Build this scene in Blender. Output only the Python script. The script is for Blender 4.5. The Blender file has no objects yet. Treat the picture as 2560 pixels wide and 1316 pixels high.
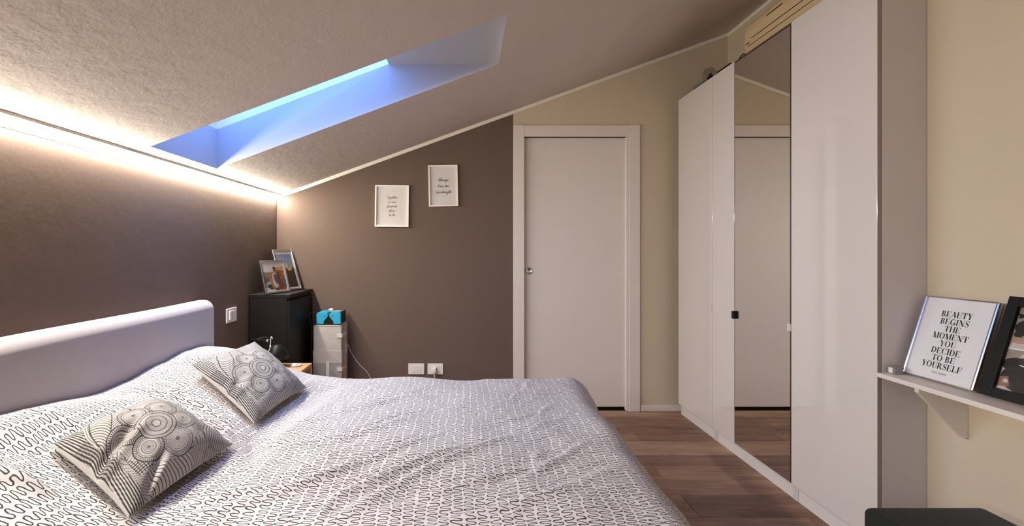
import bpy, bmesh, math, random
import numpy as np
from mathutils import Vector, Matrix

random.seed(7)
rng = np.random.default_rng(11)
sc = bpy.context.scene
C = sc.collection

# ------------------------------------------------------------------ camera, world, exposure
CAM_Z = 1.24
cd = bpy.data.cameras.new('camera')
cam = bpy.data.objects.new('camera', cd)
C.objects.link(cam)
cam.location = (0, 0, CAM_Z)
cam.rotation_euler = (math.pi / 2, 0, 0)
cd.sensor_fit = 'HORIZONTAL'
cd.sensor_width = 36.0
cd.lens = 36.0 * 1204 / 2560
cd.shift_x = 122 / 2560
cd.shift_y = -32 / 2560
cd.clip_start = 0.02
sc.camera = cam

SKY_COL = (0.14, 0.33, 1.0)
SKY_STRENGTH = 3.4
LED_COL = (1.0, 0.95, 0.84)
LED_STRENGTH = 50.0
EXPOSURE = 1.30

w = bpy.data.worlds.new('dusk_sky')
sc.world = w
w.use_nodes = True
bg = w.node_tree.nodes['Background']
bg.inputs[0].default_value = (*SKY_COL, 1)
bg.inputs[1].default_value = SKY_STRENGTH

sc.view_settings.view_transform = 'Standard'
sc.view_settings.look = 'None'
sc.view_settings.gamma = 1.0
sc.view_settings.use_curve_mapping = False
sc.view_settings.exposure = EXPOSURE
sc.cycles.max_bounces = 7
sc.cycles.diffuse_bounces = 4
sc.cycles.glossy_bounces = 4
sc.cycles.transmission_bounces = 8
sc.cycles.transparent_max_bounces = 12
sc.cycles.caustics_reflective = True
sc.cycles.caustics_refractive = False
sc.cycles.sample_clamp_indirect = 8.0
sc.cycles.blur_glossy = 0.05
sc.cycles.adaptive_threshold = 0.03


# ------------------------------------------------------------------ material helpers
def lin(c):
    c = c / 255.0
    return c / 12.92 if c <= 0.04045 else ((c + 0.055) / 1.055) ** 2.4


def rgb(r, g, b):
    return (lin(r), lin(g), lin(b), 1.0)


class E:
    """small expression wrapper around Math nodes"""
    def __init__(self, nt, s):
        self.nt, self.s = nt, s

    def _op(self, op, *others):
        n = self.nt.nodes.new('ShaderNodeMath')
        n.operation = op
        for i, o in enumerate((self,) + others):
            if isinstance(o, E):
                self.nt.links.new(o.s, n.inputs[i])
            else:
                n.inputs[i].default_value = o
        return E(self.nt, n.outputs[0])

    def __add__(self, o): return self._op('ADD', o)
    def __sub__(self, o): return self._op('SUBTRACT', o)
    def __mul__(self, o): return self._op('MULTIPLY', o)
    def __truediv__(self, o): return self._op('DIVIDE', o)
    def sin(self): return self._op('SINE')
    def cos(self): return self._op('COSINE')
    def abs(self): return self._op('ABSOLUTE')
    def sign(self): return self._op('SIGN')
    def floor(self): return self._op('FLOOR')
    def sqrt(self): return self._op('SQRT')
    def pow(self, p): return self._op('POWER', p)


def new_mat(name):
    m = bpy.data.materials.new(name)
    m.use_nodes = True
    nt = m.node_tree
    return m, nt, nt.nodes['Principled BSDF']


def noise(nt, scale, detail=3, rough=0.5, coords='Object', stretch=None, dim='3D'):
    tc = nt.nodes.new('ShaderNodeTexCoord')
    n = nt.nodes.new('ShaderNodeTexNoise')
    n.inputs['Scale'].default_value = scale
    n.inputs['Detail'].default_value = detail
    n.inputs['Roughness'].default_value = rough
    src = tc.outputs[coords]
    if stretch:
        mp = nt.nodes.new('ShaderNodeMapping')
        mp.inputs['Scale'].default_value = stretch
        nt.links.new(src, mp.inputs[0])
        src = mp.outputs[0]
    nt.links.new(src, n.inputs['Vector'])
    return n


def bump(nt, bsdf, src, strength, dist):
    b = nt.nodes.new('ShaderNodeBump')
    b.inputs['Strength'].default_value = strength
    b.inputs['Distance'].default_value = dist
    nt.links.new(src, b.inputs['Height'])
    nt.links.new(b.outputs[0], bsdf.inputs['Normal'])
    return b


def mixcol(nt, fac, a, b):
    m = nt.nodes.new('ShaderNodeMix')
    m.data_type = 'RGBA'
    if isinstance(fac, (int, float)):
        m.inputs[0].default_value = fac
    else:
        nt.links.new(fac, m.inputs[0])
    for i, v in ((6, a), (7, b)):
        if isinstance(v, tuple):
            m.inputs[i].default_value = v
        else:
            nt.links.new(v, m.inputs[i])
    return m.outputs[2]


def mat(name, col, rough=0.6, metal=0.0, spec=0.5, var=0.04, nscale=8.0, bs=0.0, bd=0.001, bscale=200.0, coat=0.0, sheen=0.0):
    m, nt, p = new_mat(name)
    p.inputs['Roughness'].default_value = rough
    p.inputs['Metallic'].default_value = metal
    p.inputs['Specular IOR Level'].default_value = spec
    p.inputs['Coat Weight'].default_value = coat
    p.inputs['Coat Roughness'].default_value = 0.04
    if sheen:
        p.inputs['Sheen Weight'].default_value = sheen
        p.inputs['Sheen Roughness'].default_value = 0.4
    n = noise(nt, nscale)
    c1 = tuple(max(0, v * (1 - var)) for v in col[:3]) + (1,)
    c2 = tuple(min(1, v * (1 + var)) for v in col[:3]) + (1,)
    nt.links.new(mixcol(nt, n.outputs[0], c1, c2), p.inputs['Base Color'])
    if bs:
        nb = noise(nt, bscale, detail=4)
        bump(nt, p, nb.outputs[0], bs, bd)
    return m


def plaster(name, col, s1=14.0, d1=0.012, st=0.5, var=0.04):
    m, nt, p = new_mat(name)
    p.inputs['Roughness'].default_value = 0.85
    p.inputs['Specular IOR Level'].default_value = 0.2
    n = noise(nt, 2.2)
    c1 = tuple(v * (1 - var) for v in col[:3]) + (1,)
    c2 = tuple(v * (1 + var) for v in col[:3]) + (1,)
    nt.links.new(mixcol(nt, n.outputs[0], c1, c2), p.inputs['Base Color'])
    a = noise(nt, s1, detail=6, rough=0.6)
    b = noise(nt, s1 * 5, detail=3)
    h = E(nt, a.outputs[0]) + E(nt, b.outputs[0]) * 0.25
    bump(nt, p, h.s, st, d1)
    return m


M = {}
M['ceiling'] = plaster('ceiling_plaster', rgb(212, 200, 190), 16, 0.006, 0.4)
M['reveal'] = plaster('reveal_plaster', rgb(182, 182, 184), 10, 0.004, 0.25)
M['brown'] = plaster('brown_wall_paint', rgb(106, 89, 79), 12, 0.005, 0.22)
M['beige'] = plaster('beige_wall_paint', rgb(206, 191, 167), 14, 0.006, 0.25)
M['outer'] = plaster('outer_plaster', rgb(150, 140, 130))
M['trimwhite'] = mat('trim_white', rgb(235, 226, 212), 0.5)
M['doorwhite'] = mat('door_white_lacquer', rgb(226, 217, 209), 0.45, var=0.02)
M['gloss'] = mat('wardrobe_gloss_white', rgb(226, 218, 211), 0.22, spec=0.5, var=0.01, coat=1.0)
gb_ = M['gloss'].node_tree.nodes['Principled BSDF']
gb_.inputs['Coat IOR'].default_value = 1.75
gb_.inputs['Roughness'].default_value = 0.15
M['carcass'] = mat('wardrobe_carcass_white', rgb(205, 198, 196), 0.5, var=0.02)
M['edgeshade'] = mat('door_edge_shade', rgb(150, 138, 128), 0.6, spec=0.2, var=0.02)  # white door edges, their shading put in as a darker colour
M['plinth'] = mat('wardrobe_plinth_white', rgb(218, 210, 205), 0.45, var=0.02)
M['black'] = mat('black_plastic', rgb(14, 13, 13), 0.45, spec=0.3)
M['darkedge'] = mat('dark_brown_edge', rgb(62, 52, 48), 0.5)
M['chrome'] = mat('chrome', rgb(215, 215, 215), 0.18, metal=1.0)
M['silver'] = mat('silver_frame', rgb(205, 205, 208), 0.22, metal=1.0, var=0.02)
M['alu'] = mat('aluminium_channel', rgb(165, 160, 155), 0.4, metal=0.6)
M['whiteplastic'] = mat('white_plastic', rgb(232, 226, 222), 0.35, var=0.02)
M['whiteframe'] = mat('white_picture_frame', rgb(240, 232, 224), 0.4, var=0.02)
M['paper'] = mat('print_paper', rgb(225, 218, 212), 0.8, var=0.01)
M['paperwhite'] = mat('print_paper_white', rgb(232, 230, 232), 0.7, var=0.01)
M['ink'] = mat('ink_black', rgb(26, 24, 24), 0.7)
M['inkgrey'] = mat('ink_grey', rgb(80, 74, 70), 0.7)
M['blackwood'] = mat('black_brown_wood', rgb(24, 19, 18), 0.55, spec=0.25, var=0.15, nscale=20, bs=0.1, bscale=60)
M['blackframe'] = mat('black_frame', rgb(11, 10, 10), 0.5, spec=0.25)
M['velvet'] = mat('grey_velvet', rgb(172, 164, 166), 0.8, var=0.07, nscale=5, bs=0.25, bd=0.0006, bscale=500, sheen=0.35)
M['pouf'] = mat('dark_green_velvet', rgb(34, 37, 32), 0.9, spec=0.2, var=0.15, nscale=9, bs=0.3, bd=0.0008, bscale=500, sheen=0.08)
M['mattress'] = mat('mattress_white', rgb(225, 222, 220), 0.8)
M['cushback'] = mat('cushion_plain_back', rgb(222, 212, 198), 0.85, bs=0.2, bscale=600)
M['acplastic'] = mat('aged_white_plastic', rgb(226, 200, 158), 0.45, var=0.03)
M['pine'] = mat('pine_wood', rgb(205, 165, 122), 0.55, var=0.12, nscale=14)
M['blue'] = mat('turquoise_plastic', rgb(45, 165, 200), 0.4, var=0.03)
M['greyfabric'] = mat('light_grey_nonwoven', rgb(182, 172, 164), 0.85, var=0.05, nscale=12, bs=0.6, bd=0.010, bscale=16)
M['greyfabric2'] = mat('grey_nonwoven_band', rgb(158, 149, 143), 0.85, var=0.05, nscale=12, bs=0.6, bd=0.010, bscale=16)
M['velcro'] = mat('velcro_tab', rgb(214, 205, 196), 0.8)
M['teal'] = mat('teal_card', rgb(60, 110, 120), 0.6)
M['frost'] = mat('frosted_acrylic', rgb(190, 182, 180), 0.25, var=0.02)
M['frost'].node_tree.nodes['Principled BSDF'].inputs['Transmission Weight'].default_value = 0.6
M['cable'] = mat('white_cable', rgb(215, 210, 205), 0.45)


def mirror_mat():
    m, nt, p = new_mat('mirror_glass')
    p.inputs['Metallic'].default_value = 1.0
    p.inputs['Roughness'].default_value = 0.015
    n = noise(nt, 3.0)
    nt.links.new(mixcol(nt, n.outputs[0], rgb(232, 230, 224), rgb(235, 232, 227)), p.inputs['Base Color'])
    return m


def pane_mat(name, tint=(0.97, 0.98, 1.0)):
    """thin window/picture glass: clear, with a Fresnel reflection"""
    m, nt, p = new_mat(name)
    nt.nodes.remove(p)
    out = nt.nodes['Material Output']
    t = nt.nodes.new('ShaderNodeBsdfTransparent')
    t.inputs[0].default_value = (*tint, 1)
    g = nt.nodes.new('ShaderNodeBsdfGlossy')
    g.inputs['Roughness'].default_value = 0.02
    f = nt.nodes.new('ShaderNodeFresnel')
    f.inputs['IOR'].default_value = 1.45
    mx = nt.nodes.new('ShaderNodeMixShader')
    ge = nt.nodes.new('ShaderNodeNewGeometry')
    fac = E(nt, f.outputs[0]) * (E(nt, ge.outputs['Backfacing']) * -1.0 + 1.0)   # reflect once, at the outer face
    nt.links.new(fac.s, mx.inputs[0])
    nt.links.new(t.outputs[0], mx.inputs[1])
    nt.links.new(g.outputs[0], mx.inputs[2])
    nt.links.new(mx.outputs[0], out.inputs[0])
    return m


def led_mat():
    m, nt, p = new_mat('led_diffuser')
    p.inputs['Base Color'].default_value = (0.9, 0.88, 0.85, 1)
    p.inputs['Emission Color'].default_value = (*LED_COL, 1)
    p.inputs['Emission Strength'].default_value = LED_STRENGTH
    return m


def attr_mat(name, rough=0.8, bs=0.0, bscale=500, coat=0.0):
    m, nt, p = new_mat(name)
    a = nt.nodes.new('ShaderNodeVertexColor')
    a.layer_name = 'print'
    nt.links.new(a.outputs[0], p.inputs['Base Color'])
    p.inputs['Roughness'].default_value = rough
    p.inputs['Specular IOR Level'].default_value = 0.3
    p.inputs['Coat Weight'].default_value = coat
    if bs:
        nb = noise(nt, bscale, detail=2)
        bump(nt, p, nb.outputs[0], bs, 0.0006)
    return m


def wood_mat():
    m, nt, p = new_mat('oak_plank_brown')
    oi = nt.nodes.new('ShaderNodeObjectInfo')
    rnd = E(nt, oi.outputs['Random'])
    tc = nt.nodes.new('ShaderNodeTexCoord')
    off = nt.nodes.new('ShaderNodeCombineXYZ')
    nt.links.new((rnd * 37.0).s, off.inputs[0])
    nt.links.new((rnd * 91.0).s, off.inputs[1])
    add = nt.nodes.new('ShaderNodeVectorMath')
    nt.links.new(tc.outputs['Object'], add.inputs[0])
    nt.links.new(off.outputs[0], add.inputs[1])

    def tex(sx, sy, scale, det):
        mp = nt.nodes.new('ShaderNodeMapping')
        mp.inputs['Scale'].default_value = (sx, sy, 1)
        nt.links.new(add.outputs[0], mp.inputs[0])
        n = nt.nodes.new('ShaderNodeTexNoise')
        n.inputs['Scale'].default_value = scale
        n.inputs['Detail'].default_value = det
        n.inputs['Roughness'].default_value = 0.6
        nt.links.new(mp.outputs[0], n.inputs['Vector'])
        return E(nt, n.outputs[0])
    g1 = tex(1.0, 14.0, 5.0, 6)
    g2 = tex(1.0, 6.0, 1.6, 3)
    g3 = tex(2.0, 60.0, 6.0, 3)
    f = g1 * 0.6 + g2 * 0.9 + g3 * 0.25 - 0.42
    f = f * 1.1 + (rnd - 0.5) * 0.36
    ramp = nt.nodes.new('ShaderNodeValToRGB')
    ramp.color_ramp.elements[0].position = 0.12
    ramp.color_ramp.elements[0].color = rgb(90, 66, 52)
    ramp.color_ramp.elements[1].position = 0.95
    ramp.color_ramp.elements[1].color = rgb(192, 158, 128)
    e = ramp.color_ramp.elements.new(0.5)
    e.color = rgb(140, 108, 86)
    nt.links.new(f.s, ramp.inputs[0])
    nt.links.new(ramp.outputs[0], p.inputs['Base Color'])
    p.inputs['Roughness'].default_value = 0.48
    p.inputs['Specular IOR Level'].default_value = 0.35
    bump(nt, p, g3.s, 0.15, 0.001)
    return m


def duvet_mat():
    """white cotton with printed dark meander lines, in cloth (UV, metre) coordinates"""
    m, nt, p = new_mat('duvet_squiggle_cotton')
    tc = nt.nodes.new('ShaderNodeTexCoord')
    sep = nt.nodes.new('ShaderNodeSeparateXYZ')
    nt.links.new(tc.outputs['UV'], sep.inputs[0])
    x, y = E(nt, sep.outputs[0]), E(nt, sep.outputs[1])

    def nz(scale, det=1):
        n = nt.nodes.new('ShaderNodeTexNoise')
        n.noise_dimensions = '2D'
        n.inputs['Scale'].default_value = scale
        n.inputs['Detail'].default_value = det
        nt.links.new(tc.outputs['UV'], n.inputs['Vector'])
        s = nt.nodes.new('ShaderNodeSeparateColor')
        nt.links.new(n.outputs['Color'], s.inputs[0])
        return E(nt, s.outputs[0]) - 0.5, E(nt, s.outputs[1]) - 0.5, E(nt, s.outputs[2]) - 0.5
    a = nz(9.0)
    b = nz(38.0)
    P, Q = 0.0315, 0.0180
    xw = x + a[0] * 0.026 + b[0] * 0.006
    yw = y + a[1] * 0.020 + b[1] * 0.008
    col = (xw / P).floor()
    lx = (xw / P - col - 0.5) * P
    wn = nt.nodes.new('ShaderNodeTexWhiteNoise')
    wn.noise_dimensions = '1D'
    nt.links.new(col.s, wn.inputs['W'])
    ph = E(nt, wn.outputs['Value']) * 6.283
    A = b[2] * 0.011 + 0.0120
    k = 2 * math.pi / Q
    t = yw * k + ph
    sn, cs = t.sin(), t.cos()
    r = (lx / A).abs()
    G = sn - lx.sign() * r.pow(2.1)
    gx = r.pow(1.1) * 2.1 / A
    gy = cs * k
    d = G.abs() / (gx * gx + gy * gy).sqrt()
    mr = nt.nodes.new('ShaderNodeMapRange')
    mr.interpolation_type = 'SMOOTHSTEP'
    mr.inputs['From Min'].default_value = 0.0012
    mr.inputs['From Max'].default_value = 0.0019
    mr.inputs['To Min'].default_value = 1.0
    mr.inputs['To Max'].default_value = 0.0
    nt.links.new(d.s, mr.inputs['Value'])
    c = mixcol(nt, mr.outputs[0], rgb(208, 203, 203), rgb(66, 58, 54))
    nt.links.new(c, p.inputs['Base Color'])
    p.inputs['Roughness'].default_value = 0.9
    p.inputs['Specular IOR Level'].default_value = 0.2
    wv = noise(nt, 900, detail=1, coords='UV')
    bump(nt, p, wv.outputs[0], 0.12, 0.0005)
    return m


M['mirror'] = mirror_mat()
M['pane'] = pane_mat('window_pane_glass')
M['picglass'] = pane_mat('picture_glass', (0.98, 0.98, 0.98))
M['glass'] = pane_mat('thin_clear_glass', (0.93, 0.95, 0.95))
M['led'] = led_mat()
M['realglass'] = mat('clear_glass', rgb(240, 240, 238), 0.0, var=0.01)
M['realglass'].node_tree.nodes['Principled BSDF'].inputs['Transmission Weight'].default_value = 1.0
M['photo'] = attr_mat('photo_print', 0.45, coat=0.3)
M['cushprint'] = attr_mat('cushion_print_cotton', 0.85, 0.2)
M['plank'] = wood_mat()
M['duvet'] = duvet_mat()


# ------------------------------------------------------------------ object helpers
def tag(o, label=None, cat=None, group=None, kind=None):
    if label: o['label'] = label
    if cat: o['category'] = cat
    if group: o['group'] = group
    if kind: o['kind'] = kind
    return o


def thing(name, label, cat, loc=(0, 0, 0), group=None, kind=None):
    o = bpy.data.objects.new(name, None)
    o.empty_display_size = 0.05
    C.objects.link(o)
    o.location = loc
    return tag(o, label, cat, group, kind)


def link(name, me, m, parent=None, smooth=False):
    o = bpy.data.objects.new(name, me)
    C.objects.link(o)
    if m is not None and not me.materials:
        for x in (m if isinstance(m, (list, tuple)) else [m]):
            me.materials.append(x)
    if smooth:
        me.polygons.foreach_set('use_smooth', [True] * len(me.polygons))
    if parent is not None:
        o.parent = parent
    return o


def root_loc(parent):
    v = Vector((0, 0, 0))
    while parent is not None:
        v += parent.location
        parent = parent.parent
    return v


def mesh(name, verts, faces, m, parent=None, smooth=False, local=False, mats=None):
    """verts in world space unless local; parents here carry translation only"""
    off = Vector((0, 0, 0)) if local else root_loc(parent)
    me = bpy.data.meshes.new(name)
    me.from_pydata([(v[0] - off.x, v[1] - off.y, v[2] - off.z) for v in verts], [], faces)
    if mats:
        for i, p in enumerate(me.polygons):
            p.material_index = mats[i]
    o = link(name, me, m, parent, smooth)
    me.update()
    return o


def from_bm(name, bm, m, parent=None, smooth=False, local=False):
    off = Vector((0, 0, 0)) if local else root_loc(parent)
    if not local:
        bmesh.ops.translate(bm, verts=bm.verts, vec=-off)
    me = bpy.data.meshes.new(name)
    bm.to_mesh(me)
    bm.free()
    return link(name, me, m, parent, smooth)


def bm_box(bm, lo, hi, bev=0.0, seg=2):
    lo, hi = Vector(lo), Vector(hi)
    r = bmesh.ops.create_cube(bm, size=1.0)
    vs = r['verts']
    for v in vs:
        v.co = Vector((lo[i] + (v.co[i] + 0.5) * (hi[i] - lo[i]) for i in range(3)))
    if bev > 0:
        es = list({e for v in vs for e in v.link_edges})
        bmesh.ops.bevel(bm, geom=es, offset=bev, segments=seg, affect='EDGES', profile=0.5)


def box(name, lo, hi, m, parent=None, bev=0.002, seg=2, local=False, smooth=False):
    bm = bmesh.new()
    bm_box(bm, lo, hi, bev, seg)
    return from_bm(name, bm, m, parent, smooth, local)


def boxes(name, lst, m, parent=None, bev=0.001, local=False):
    bm = bmesh.new()
    for lo, hi in lst:
        bm_box(bm, lo, hi, bev, 1)
    return from_bm(name, bm, m, parent, False, local)


def prism(name, poly, axis, a, b, m, parent=None, bev=0.0, smooth=False, local=False):
    """extrude a 2D polygon; axis 'x': poly in (y,z), 'y': poly in (x,z), 'z': poly in (x,y)"""
    def p3(p, t):
        return {'x': (t, p[0], p[1]), 'y': (p[0], t, p[1]), 'z': (p[0], p[1], t)}[axis]
    bm = bmesh.new()
    v0 = [bm.verts.new(p3(p, a)) for p in poly]
    v1 = [bm.verts.new(p3(p, b)) for p in poly]
    n = len(poly)
    bm.faces.new(v0)
    bm.faces.new(list(reversed(v1)))
    for i in range(n):
        bm.faces.new((v0[i], v1[i], v1[(i + 1) % n], v0[(i + 1) % n]))
    bmesh.ops.recalc_face_normals(bm, faces=bm.faces)
    if bev:
        bmesh.ops.bevel(bm, geom=list(bm.edges), offset=bev, segments=2, affect='EDGES')
    return from_bm(name, bm, m, parent, smooth, local)


def catmull(pts, n=8):
    P = [Vector(p) for p in pts]
    P = [P[0] * 2 - P[1]] + P + [P[-1] * 2 - P[-2]]
    out = []
    for i in range(1, len(P) - 2):
        for k in range(n):
            t = k / n
            a, b, c, d = P[i - 1], P[i], P[i + 1], P[i + 2]
            out.append(0.5 * ((2 * b) + (c - a) * t + (2 * a - 5 * b + 4 * c - d) * t * t + (3 * b - a - 3 * c + d) * t ** 3))
    out.append(P[-2])
    return out


def tube(name, pts, r, m, parent=None, n=8, smooth_pts=6, local=False):
    P = catmull(pts, smooth_pts) if smooth_pts else [Vector(p) for p in pts]
    verts, faces = [], []
    up = Vector((0, 0, 1))
    for i, p in enumerate(P):
        d = (P[min(i + 1, len(P) - 1)] - P[max(i - 1, 0)]).normalized()
        a = d.cross(up)
        if a.length < 0.05:
            a = d.cross(Vector((1, 0, 0)))
        a.normalize()
        b = d.cross(a)
        for k in range(n):
            t = 2 * math.pi * k / n
            verts.append(p + (a * math.cos(t) + b * math.sin(t)) * r)
    for i in range(len(P) - 1):
        for k in range(n):
            faces.append((i * n + k, i * n + (k + 1) % n, (i + 1) * n + (k + 1) % n, (i + 1) * n + k))
    faces.append(tuple(range(n - 1, -1, -1)))
    faces.append(tuple((len(P) - 1) * n + k for k in range(n)))
    return mesh(name, verts, faces, m, parent, True, local)


def lathe(name, prof, center, m, parent=None, n=28, axis='z', local=False):
    """prof: list of (r, h) revolved about an axis through center"""
    verts, faces = [], []
    cx, cy, cz = center
    for r, h in prof:
        r = max(r, 1e-5)
        for k in range(n):
            t = 2 * math.pi * k / n
            c, s = r * math.cos(t), r * math.sin(t)
            verts.append({'z': (cx + c, cy + s, cz + h), 'y': (cx + c, cy + h, cz + s), 'x': (cx + h, cy + c, cz + s)}[axis])
    for i in range(len(prof) - 1):
        for k in range(n):
            faces.append((i * n + k, i * n + (k + 1) % n, (i + 1) * n + (k + 1) % n, (i + 1) * n + k))
    o = mesh(name, verts, faces, m, parent, True, local)
    bm = bmesh.new(); bm.from_mesh(o.data)
    bmesh.ops.remove_doubles(bm, verts=bm.verts, dist=1e-4)
    bmesh.ops.recalc_face_normals(bm, faces=bm.faces)
    bm.to_mesh(o.data); bm.free()
    return o


# ------------------------------------------------------------------ room dimensions (metres)
XL, XR, XN = -1.438, 2.043, 1.82      # left wall, recessed right wall, near right wall
YB, YF = 3.716, -1.6                  # back wall, wall behind the viewer
YN = 1.8885                            # where the near right wall steps back to the niche
SL = 0.3615


def zc(x):
    """height of the sloped ceiling"""
    return CAM_Z + 0.937 + SL * x


# ---- ceiling with skylight shaft
TV = 0.215
A, B_, D_, C_ = (-1.352, 2.080), (-1.352, 2.645), (0.192, 2.600), (0.186, 2.050)
def shaft(Y0n, Y0f, pts=None):
    """corners of one skylight opening: low-near, low-far, high-far, high-near"""
    return pts or [(-1.352, Y0n), (-1.352, Y0f), (0.19, Y0f), (0.19, Y0n)]


SHAFTS = [shaft(-0.95, -0.17), [A, B_, D_, C_]]  # first opening is an added, unseen one behind the viewer, for more daylight
bm = bmesh.new()
ox0, ox1, oy0, oy1 = XL - 0.14, XR + 0.14, YF - 0.14, YB + 0.14
cuts = [oy0, 0.9, oy1]


def V_(x, y, dz=0.0):
    return bm.verts.new((x, y, zc(x) + dz))


for si, hole in enumerate(SHAFTS):
    ya, yb = cuts[si], cuts[si + 1]
    xu = hole[2][0] - TV / SL            # where the horizontal upper reveal meets the roof plane
    o4 = [V_(ox0, ya), V_(ox0, yb), V_(ox1, yb), V_(ox1, ya)]
    h4 = [V_(*q) for q in hole]
    uo = [V_(ox0, ya, TV), V_(ox0, yb, TV), V_(ox1, yb, TV), V_(ox1, ya, TV)]
    uh = [V_(hole[0][0], hole[0][1], TV), V_(hole[1][0], hole[1][1], TV), V_(xu, hole[2][1], TV), V_(xu, hole[3][1], TV)]
    for i in range(4):
        j = (i + 1) % 4
        bm.faces.new((o4[i], h4[i], h4[j], o4[j]))
        bm.faces.new((uo[i], uo[j], uh[j], uh[i]))
        if not (si == 0 and i == 1) and not (si == 1 and i == 3):
            bm.faces.new((o4[i], o4[j], uo[j], uo[i]))
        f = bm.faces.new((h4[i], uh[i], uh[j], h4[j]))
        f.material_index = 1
bmesh.ops.remove_doubles(bm, verts=bm.verts, dist=1e-5)
bmesh.ops.recalc_face_normals(bm, faces=bm.faces)
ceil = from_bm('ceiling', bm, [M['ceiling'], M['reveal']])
tag(ceil, 'sloped white rough plaster ceiling with skylight shaft', 'ceiling', kind='structure')


# ---- roof windows at the top of the shafts; the second is added for daylight
def roofbar(name, x0, x1, y0, y1, h0, h1, m, parent):
    vs = []
    for x, y, h in ((x0, y0, h0), (x1, y0, h0), (x1, y1, h0), (x0, y1, h0), (x0, y0, h1), (x1, y0, h1), (x1, y1, h1), (x0, y1, h1)):
        vs.append((x, y, zc(x) + TV + h))
    return mesh(name, vs, [(0, 3, 2, 1), (4, 5, 6, 7), (0, 1, 5, 4), (1, 2, 6, 5), (2, 3, 7, 6), (3, 0, 4, 7)], m, parent)


for wi, (hole, lb) in enumerate(((SHAFTS[1], 'narrow roof window at top of the sloped skylight shaft above the bed'), (SHAFTS[0], 'added unseen roof window behind the viewer for extra daylight'))):
    xu = hole[2][0] - TV / SL
    win = thing('window_%d' % (wi + 1), lb, 'window', (hole[0][0], hole[0][1], zc(hole[0][0]) + TV), kind='structure')
    bw = 0.05
    wy0, wy1, wx0, wx1 = min(q[1] for q in hole) - bw, max(q[1] for q in hole) + bw, hole[0][0] - bw, xu + bw
    for a in ((wx0, wx1, wy0, wy0 + bw), (wx0, wx1, wy1 - bw, wy1), (wx0, wx0 + bw, wy0 + bw, wy1 - bw), (wx1 - bw, wx1, wy0 + bw, wy1 - bw)):
        roofbar('frame_bar', a[0], a[1], a[2], a[3], 0.001, 0.115, M['trimwhite'], win)
    roofbar('pane', wx0 + bw, wx1 - bw, wy0 + bw, wy1 - bw, 0.085, 0.089, M['pane'], win)

# ---- walls
T = 0.12
z0 = -0.02
wl = box('wall_left', (XL - T, YF - T, z0), (XL, YB + T, zc(XL)), M['brown'], bev=0)
tag(wl, 'dark taupe left wall behind the headboard', 'wall', kind='structure')

DX0, DX1, DZ = 0.469, 1.2685, 2.115
XS = 0.386
polys = [([(XL, z0), (XS, z0), (XS, zc(XS)), (XL, zc(XL))], 0, YB, YB + T),
         ([(XS, z0), (DX0, z0), (DX0, zc(DX0)), (XS, zc(XS))], 1, YB, YB + T),
         ([(DX0, DZ), (DX1, DZ), (DX1, zc(DX1)), (DX0, zc(DX0))], 1, YB, YB + T),
         ([(DX1, z0), (XR + T, z0), (XR + T, zc(XR + T)), (DX1, zc(DX1))], 1, YB, YB + T),
         ([(DX0 - .02, z0), (DX1 + .02, z0), (DX1 + .02, DZ + .02), (DX0 - .02, DZ + .02)], 1, YB + T, YB + T + 0.02)]  # unseen slab added behind the door to block sky light below it
vs, fs, ms = [], [], []
for poly, mi, ya, yb in polys:
    b0 = len(vs)
    vs += [(p[0], ya, p[1]) for p in poly] + [(p[0], yb, p[1]) for p in poly]
    fs += [(b0, b0 + 1, b0 + 2, b0 + 3), (b0 + 7, b0 + 6, b0 + 5, b0 + 4)] + [(b0 + i, b0 + 4 + i, b0 + 4 + (i + 1) % 4, b0 + (i + 1) % 4) for i in range(4)]
    ms += [mi] * 6
wb = mesh('wall_back', vs, fs, [M['brown'], M['beige']], mats=ms)
tag(wb, 'back wall painted dark taupe up to the door and beige beyond', 'wall', kind='structure')

wr = prism('wall_right', [(XN, z0), (XR + T, z0), (XR + T, zc(XR + T)), (XN, zc(XN))], 'y', YF - T, YN, M['beige'])
tag(wr, 'beige right wall behind the shelf', 'wall', kind='structure')
wn = prism('wall_niche', [(XR, z0), (XR + T, z0), (XR + T, zc(XR + T)), (XR, zc(XR))], 'y', YN, YB, M['beige'])
tag(wn, 'beige niche wall behind wardrobes and air conditioner', 'wall', kind='structure')
wf = prism('wall_front', [(XL - T, z0), (XR + T, z0), (XR + T, zc(XR + T)), (XL - T, zc(XL - T))], 'y', YF - T, YF, M['beige'])
tag(wf, 'beige wall behind the viewer', 'wall', kind='structure')

# ---- floor: slab + individual planks
fl = box('floor', (XL - T, YF - T, -0.10), (XR + T, YB + T + .02, -0.012), M['darkedge'], bev=0)
tag(fl, 'brown wood plank floor', 'floor', kind='structure')
rows = [3.72, 3.589, 3.456, 3.253, 3.123, 2.910, 2.770, 2.642, 2.439, 2.235]
wd = [0.131, 0.203, 0.133, 0.205]
k = 0
while rows[-1] > YF:
    rows.append(rows[-1] - wd[k % 4]); k += 1
first = {1: 1.03, 3: 1.16, 5: 0.93, 8: 1.10}
for i in range(len(rows) - 1):
    ya, yb = rows[i + 1], rows[i]
    cut = first.get(i)
    if cut is None:
        cut = random.uniform(-0.2, 2.0)
    xs = [cut]
    while xs[0] > XL: xs.insert(0, xs[0] - random.choice((0.9, 1.2, 1.35)))
    while xs[-1] < XR: xs.append(xs[-1] + random.choice((0.9, 1.2, 1.35)))
    for a, b in zip(xs[:-1], xs[1:]):
        a, b = max(a, XL), min(b, XR)
        if b - a < 0.03: continue
        pl = box('plank', (a + .0008, max(ya, YF) + .0008, -0.012), (b - .0008, yb - .0008, 0.0), M['plank'], fl, bev=0.0012, seg=1)

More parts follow.
